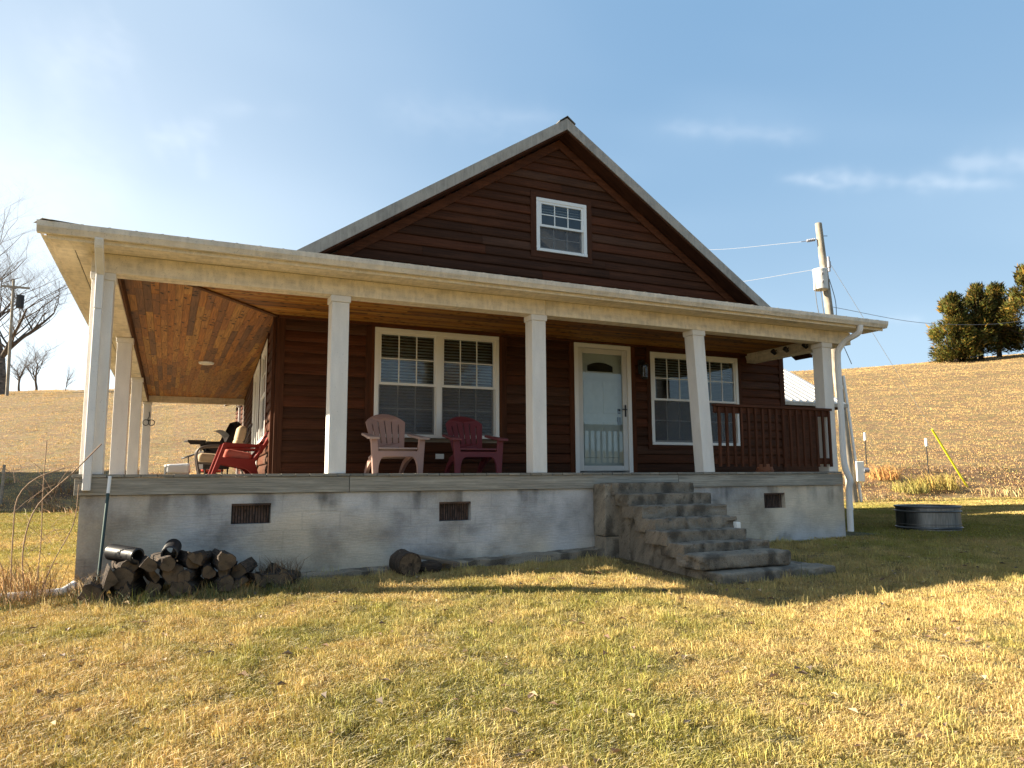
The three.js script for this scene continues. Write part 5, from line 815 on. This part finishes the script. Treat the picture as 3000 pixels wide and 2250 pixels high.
{
  const R = rng(4242), near = [[], [], []], mid = [[], []], far = [];
  const put = (list, x, z, s, sy) => list.push([x, groundY(x, z) - 0.004, z, s, sy, R() * 6.28, lawnColor(x, z, R)]);
  for (let i = 0; i < 370000; i++) {
    const w = 2.6 + 25 * Math.pow(R(), 1.35), l = (R() * 2 - 1) * (0.86 * w + 2.6), x = CAM.x + w * SY + l * CY, z = CAM.z - w * CY + l * SY; if (inHouse(x, z)) continue;
    if (w > bankStart(l) + 0.6) continue;
    const cl = fbm(x * 9, z * 9, 217, 2); if (cl < 0.30 && R() < 0.75) continue; const clh = 0.65 + 0.8 * smooth(0.3, 0.75, cl);
    const edge = z > 0 && z < 0.7 && x > -0.3 && x < 10.4 ? 1.25 : 1;
    if (w < 11) put(near[i % 3], x, z, 0.9 + 0.5 * R(), (0.75 + 0.8 * R()) * clh * edge * (R() < 0.05 ? 2.0 : 1)); else put(mid[i % 2], x, z, 1.2 + 0.9 * R(), 1.0 + 0.8 * R());
  }
  near.forEach((l, k) => scatter('lawn_grass', tuftGeo(900 + k, 17, 0.065, 0.010, 0.034, 0.0016, [1.5, 2.3, 1.0][k]), l, ['short mown straw coloured and green lawn grass', 'flattened dry lawn grass thatch between greener blades', 'upright short lawn grass blades across the yard'][k], 'grass'));
  mid.forEach((l, k) => scatter('lawn_grass', tuftGeo(910 + k, 15, 0.10, 0.014, 0.042, 0.0028, [1.3, 0.9][k]), l, ['lawn grass around the house sides and the steps', 'lawn grass running back to the foot of the bank'][k], 'grass'));
  // longer blades by the wood pile and steps
  const tall = []; for (let i = 0; i < 300; i++) { const p = R(), x = p < 0.55 ? 0.1 + 2.0 * R() : p < 0.75 ? 5.6 + 2.2 * R() : -1.4 + 1.5 * R(), z = p < 0.55 ? 0.55 + 0.35 * R() : p < 0.75 ? (R() < 0.5 ? 2.2 + 0.3 * R() : 0.2 + 1.6 * R()) : 0.1 + 0.8 * R(); if (inHouse(x, z)) continue; tall.push([x, groundY(x, z) - 0.01, z, 0.8 + 0.5 * R(), 0.6 + 0.9 * R(), R() * 6.28, R() < 0.6 ? [0.12, 0.155, 0.035] : [0.36, 0.27, 0.12]]); }
  scatter('tall_grass', tuftGeo(930, 6, 0.06, 0.06, 0.17, 0.0024, 0.9), tall, 'longer green grass blades along the wood pile and steps', 'grass');
  // the dry pasture: clumps up the hill, rank weeds on the bank
  const dry = [], weeds = [];
  for (let i = 0; i < 70000; i++) {
    const w = 20 + 78 * Math.pow(R(), 1.35), l = (R() * 2 - 1) * (0.82 * w + 1), x = CAM.x + w * SY + l * CY, z = CAM.z - w * CY + l * SY, t = w - bankStart(l); if (t < -0.4 || inHouse(x, z)) continue;
    const pt = fbm(x * 0.09, z * 0.16, 218, 4), k = (0.9 + 0.2 * R()) * (0.80 + 0.30 * pt + 0.14 * fbm(l * 0.05, w * 0.45, 219, 3)), n = fbm(x * 0.4, z * 0.4, 216, 3) * (R() < 0.02 ? 3.2 : 1), s = (0.7 + 0.7 * R()) * mix(1, 1.5, smooth(20, 80, w));
    const dk = R() < 0.05 ? 0.55 : 1; dry.push([x, groundY(x, z) - 0.02, z, s, s * (0.6 + 0.9 * n) * (dk < 1 ? 2.2 : 1), R() * 6.28, [k * dk * 0.78, k * dk * 0.52, k * dk * 0.205]]);
    if (t < 8 && R() < 0.35 * smooth(0.40, 0.62, fbm(x * 0.5, z * 0.5, 214, 3)) * smooth(8, 2, t)) weeds.push([x, groundY(x, z) - 0.02, z, 1 + R(), (l > 0 ? 0.55 : 1) * (0.4 + 0.8 * R()), R() * 6.28, R() < 0.25 ? [0.26, 0.25, 0.06] : [0.42 * k, 0.265 * k, 0.13 * k]]);
  }
  scatter('pasture_grass', tuftGeo(940, 14, 0.30, 0.010, 0.045, 0.007, 2.0), dry, 'cropped dry tan pasture grass covering the hillside', 'grass');
  scatter('bank_weeds', tuftGeo(950, 16, 0.26, 0.08, 0.32, 0.007, 0.7), weeds, 'rank reddish dead weeds growing along the bank', 'weeds');
}
{
  const R = rng(8181), g = new THREE.BufferGeometry(); g.setAttribute('position', new THREE.Float32BufferAttribute([0, 0, -0.03, 0.016, 0.006, 0, 0, 0.002, 0.034, 0, 0, -0.03, 0, 0.002, 0.034, -0.016, 0.008, 0.002], 3)); g.setAttribute('color', new THREE.Float32BufferAttribute(new Float32Array(18).fill(1), 3)); g.computeVertexNormals();
  const list = []; for (let i = 0; i < 900; i++) { const w = 3 + 12 * R(), l = (R() * 2 - 1) * (0.75 * w + 0.5), x = CAM.x + w * SY + l * CY, z = CAM.z - w * CY + l * SY; if (inHouse(x, z)) continue; const s = 0.5 + 0.8 * R(), b = R(); list.push([x, groundY(x, z) + 0.022 + 0.012 * R(), z, s, s * (1 + 2 * R()), R() * 6.28, b < 0.5 ? [0.20, 0.11, 0.055] : b < 0.8 ? [0.50, 0.36, 0.20] : [0.10, 0.065, 0.04]]); }
  scatter('fallen_leaves', g, list, 'small dead brown leaves scattered over the lawn', 'leaves');
}
// weed clumps on the bank by the fence post, dead canes at the house corner
function clump(label, category, pos, n, h, col, seed, spread = 0.5) {
  const t = thing('weed_clump', label, category, pos), g = tuftGeo(seed, n, spread, h * 0.3, h, pos[2] > -3 ? 0.003 : 0.010, 0.95), m = std({ color: C(...col), vertexColors: true, roughness: 0.9, side: THREE.DoubleSide }); stuff(part('leaves', g, m, t)); return t;
}
{
  const at = (u, v) => { const q = hitGround(u, v); return [q.x, q.y - 0.03, q.z]; };
  clump('yellow green weed clump at the foot of the white capped fence post', 'weeds', at(2740, 1432), 420, 0.75, [0.36, 0.27, 0.075], 961, 0.75);
  clump('low green weed clump in front of the fence post weeds', 'weeds', at(2670, 1442), 300, 0.6, [0.30, 0.255, 0.07], 962, 0.55);
  clump('orange dead weed clump uphill of the leaning pole', 'weeds', at(2590, 1405), 240, 0.75, [0.48, 0.25, 0.085], 963, 0.5);
  clump('pale dry grass tussock along the bank behind the stock tank', 'weeds', at(2960, 1450), 200, 0.4, [0.55, 0.42, 0.2], 964, 1.1);
  clump('straw coloured dead grass tuft at the house corner', 'weeds', [-0.42, groundY(-0.42, 0.25), 0.25], 460, 0.5, [0.50, 0.33, 0.16], 965, 0.34);
  clump('dead grass hanging over the end of the wood pile', 'weeds', [0.16, groundY(0.16, 0.5), 0.5], 170, 0.36, [0.36, 0.25, 0.13], 966, 0.14);
  clump('tangle of dry roots past the firewood by the foundation', 'weeds', [1.84, groundY(1.84, 0.35) + 0.02, 0.35], 220, 0.34, [0.22, 0.145, 0.085], 967, 0.2);
  const R = rng(777), canes = thing('dead_canes', 'bare dry bramble canes growing at the house corner', 'brambles', [-0.42, groundY(-0.42, 0.3) - 0.02, 0.3]), cm = std({ color: C(0.30, 0.20, 0.13), roughness: 0.9 });
  const cane = (pts, r) => { part('cane', tube(pts, r * 0.62, 18, 5), cm, canes); };
  cane([[0.10, 0, 0], [0.06, 0.5, 0.02], [0.14, 0.85, 0.04], [0.40, 1.15, 0.05], [0.62, 1.42, 0.06]], 0.010); cane([[0.0, 0, 0.05], [-0.02, 0.6, 0.05], [0.0, 0.95, 0.06], [0.12, 1.1, 0.08], [0.35, 1.2, 0.1]], 0.009);
  cane([[0.16, 0, -0.05], [0.18, 0.5, -0.06], [0.17, 1.0, -0.04], [0.17, 1.45, -0.05]], 0.007); cane([[-0.05, 0, 0], [-0.12, 0.4, 0], [-0.35, 0.62, 0.05], [-0.5, 0.72, 0.04]], 0.007); cane([[0.2, 0, 0.1], [0.3, 0.35, 0.1], [0.44, 0.7, 0.08], [0.46, 1.05, 0.06]], 0.007); cane([[-0.1, 0.0, 0.1], [-0.3, 0.25, 0.12], [-0.52, 0.34, 0.1]], 0.006);
  for (let i = 0; i < 26; i++) { const a = R() * 6.28, h = 0.3 + 0.9 * R(), x = -0.1 + 0.45 * R(), l = 0.10 + 0.18 * R(); cane([[x, h, 0.04], [x + l * 0.5 * Math.cos(a), h + l * 0.5, 0.04 + l * 0.4 * Math.sin(a)], [x + l * Math.cos(a), h + l * (0.5 + 0.5 * R()), 0.04 + l * 0.8 * Math.sin(a)]], 0.003); }
}

scene.traverse((o) => { if (o.isMesh) { o.castShadow = true; o.receiveShadow = true; } });
renderer.render(scene, camera);
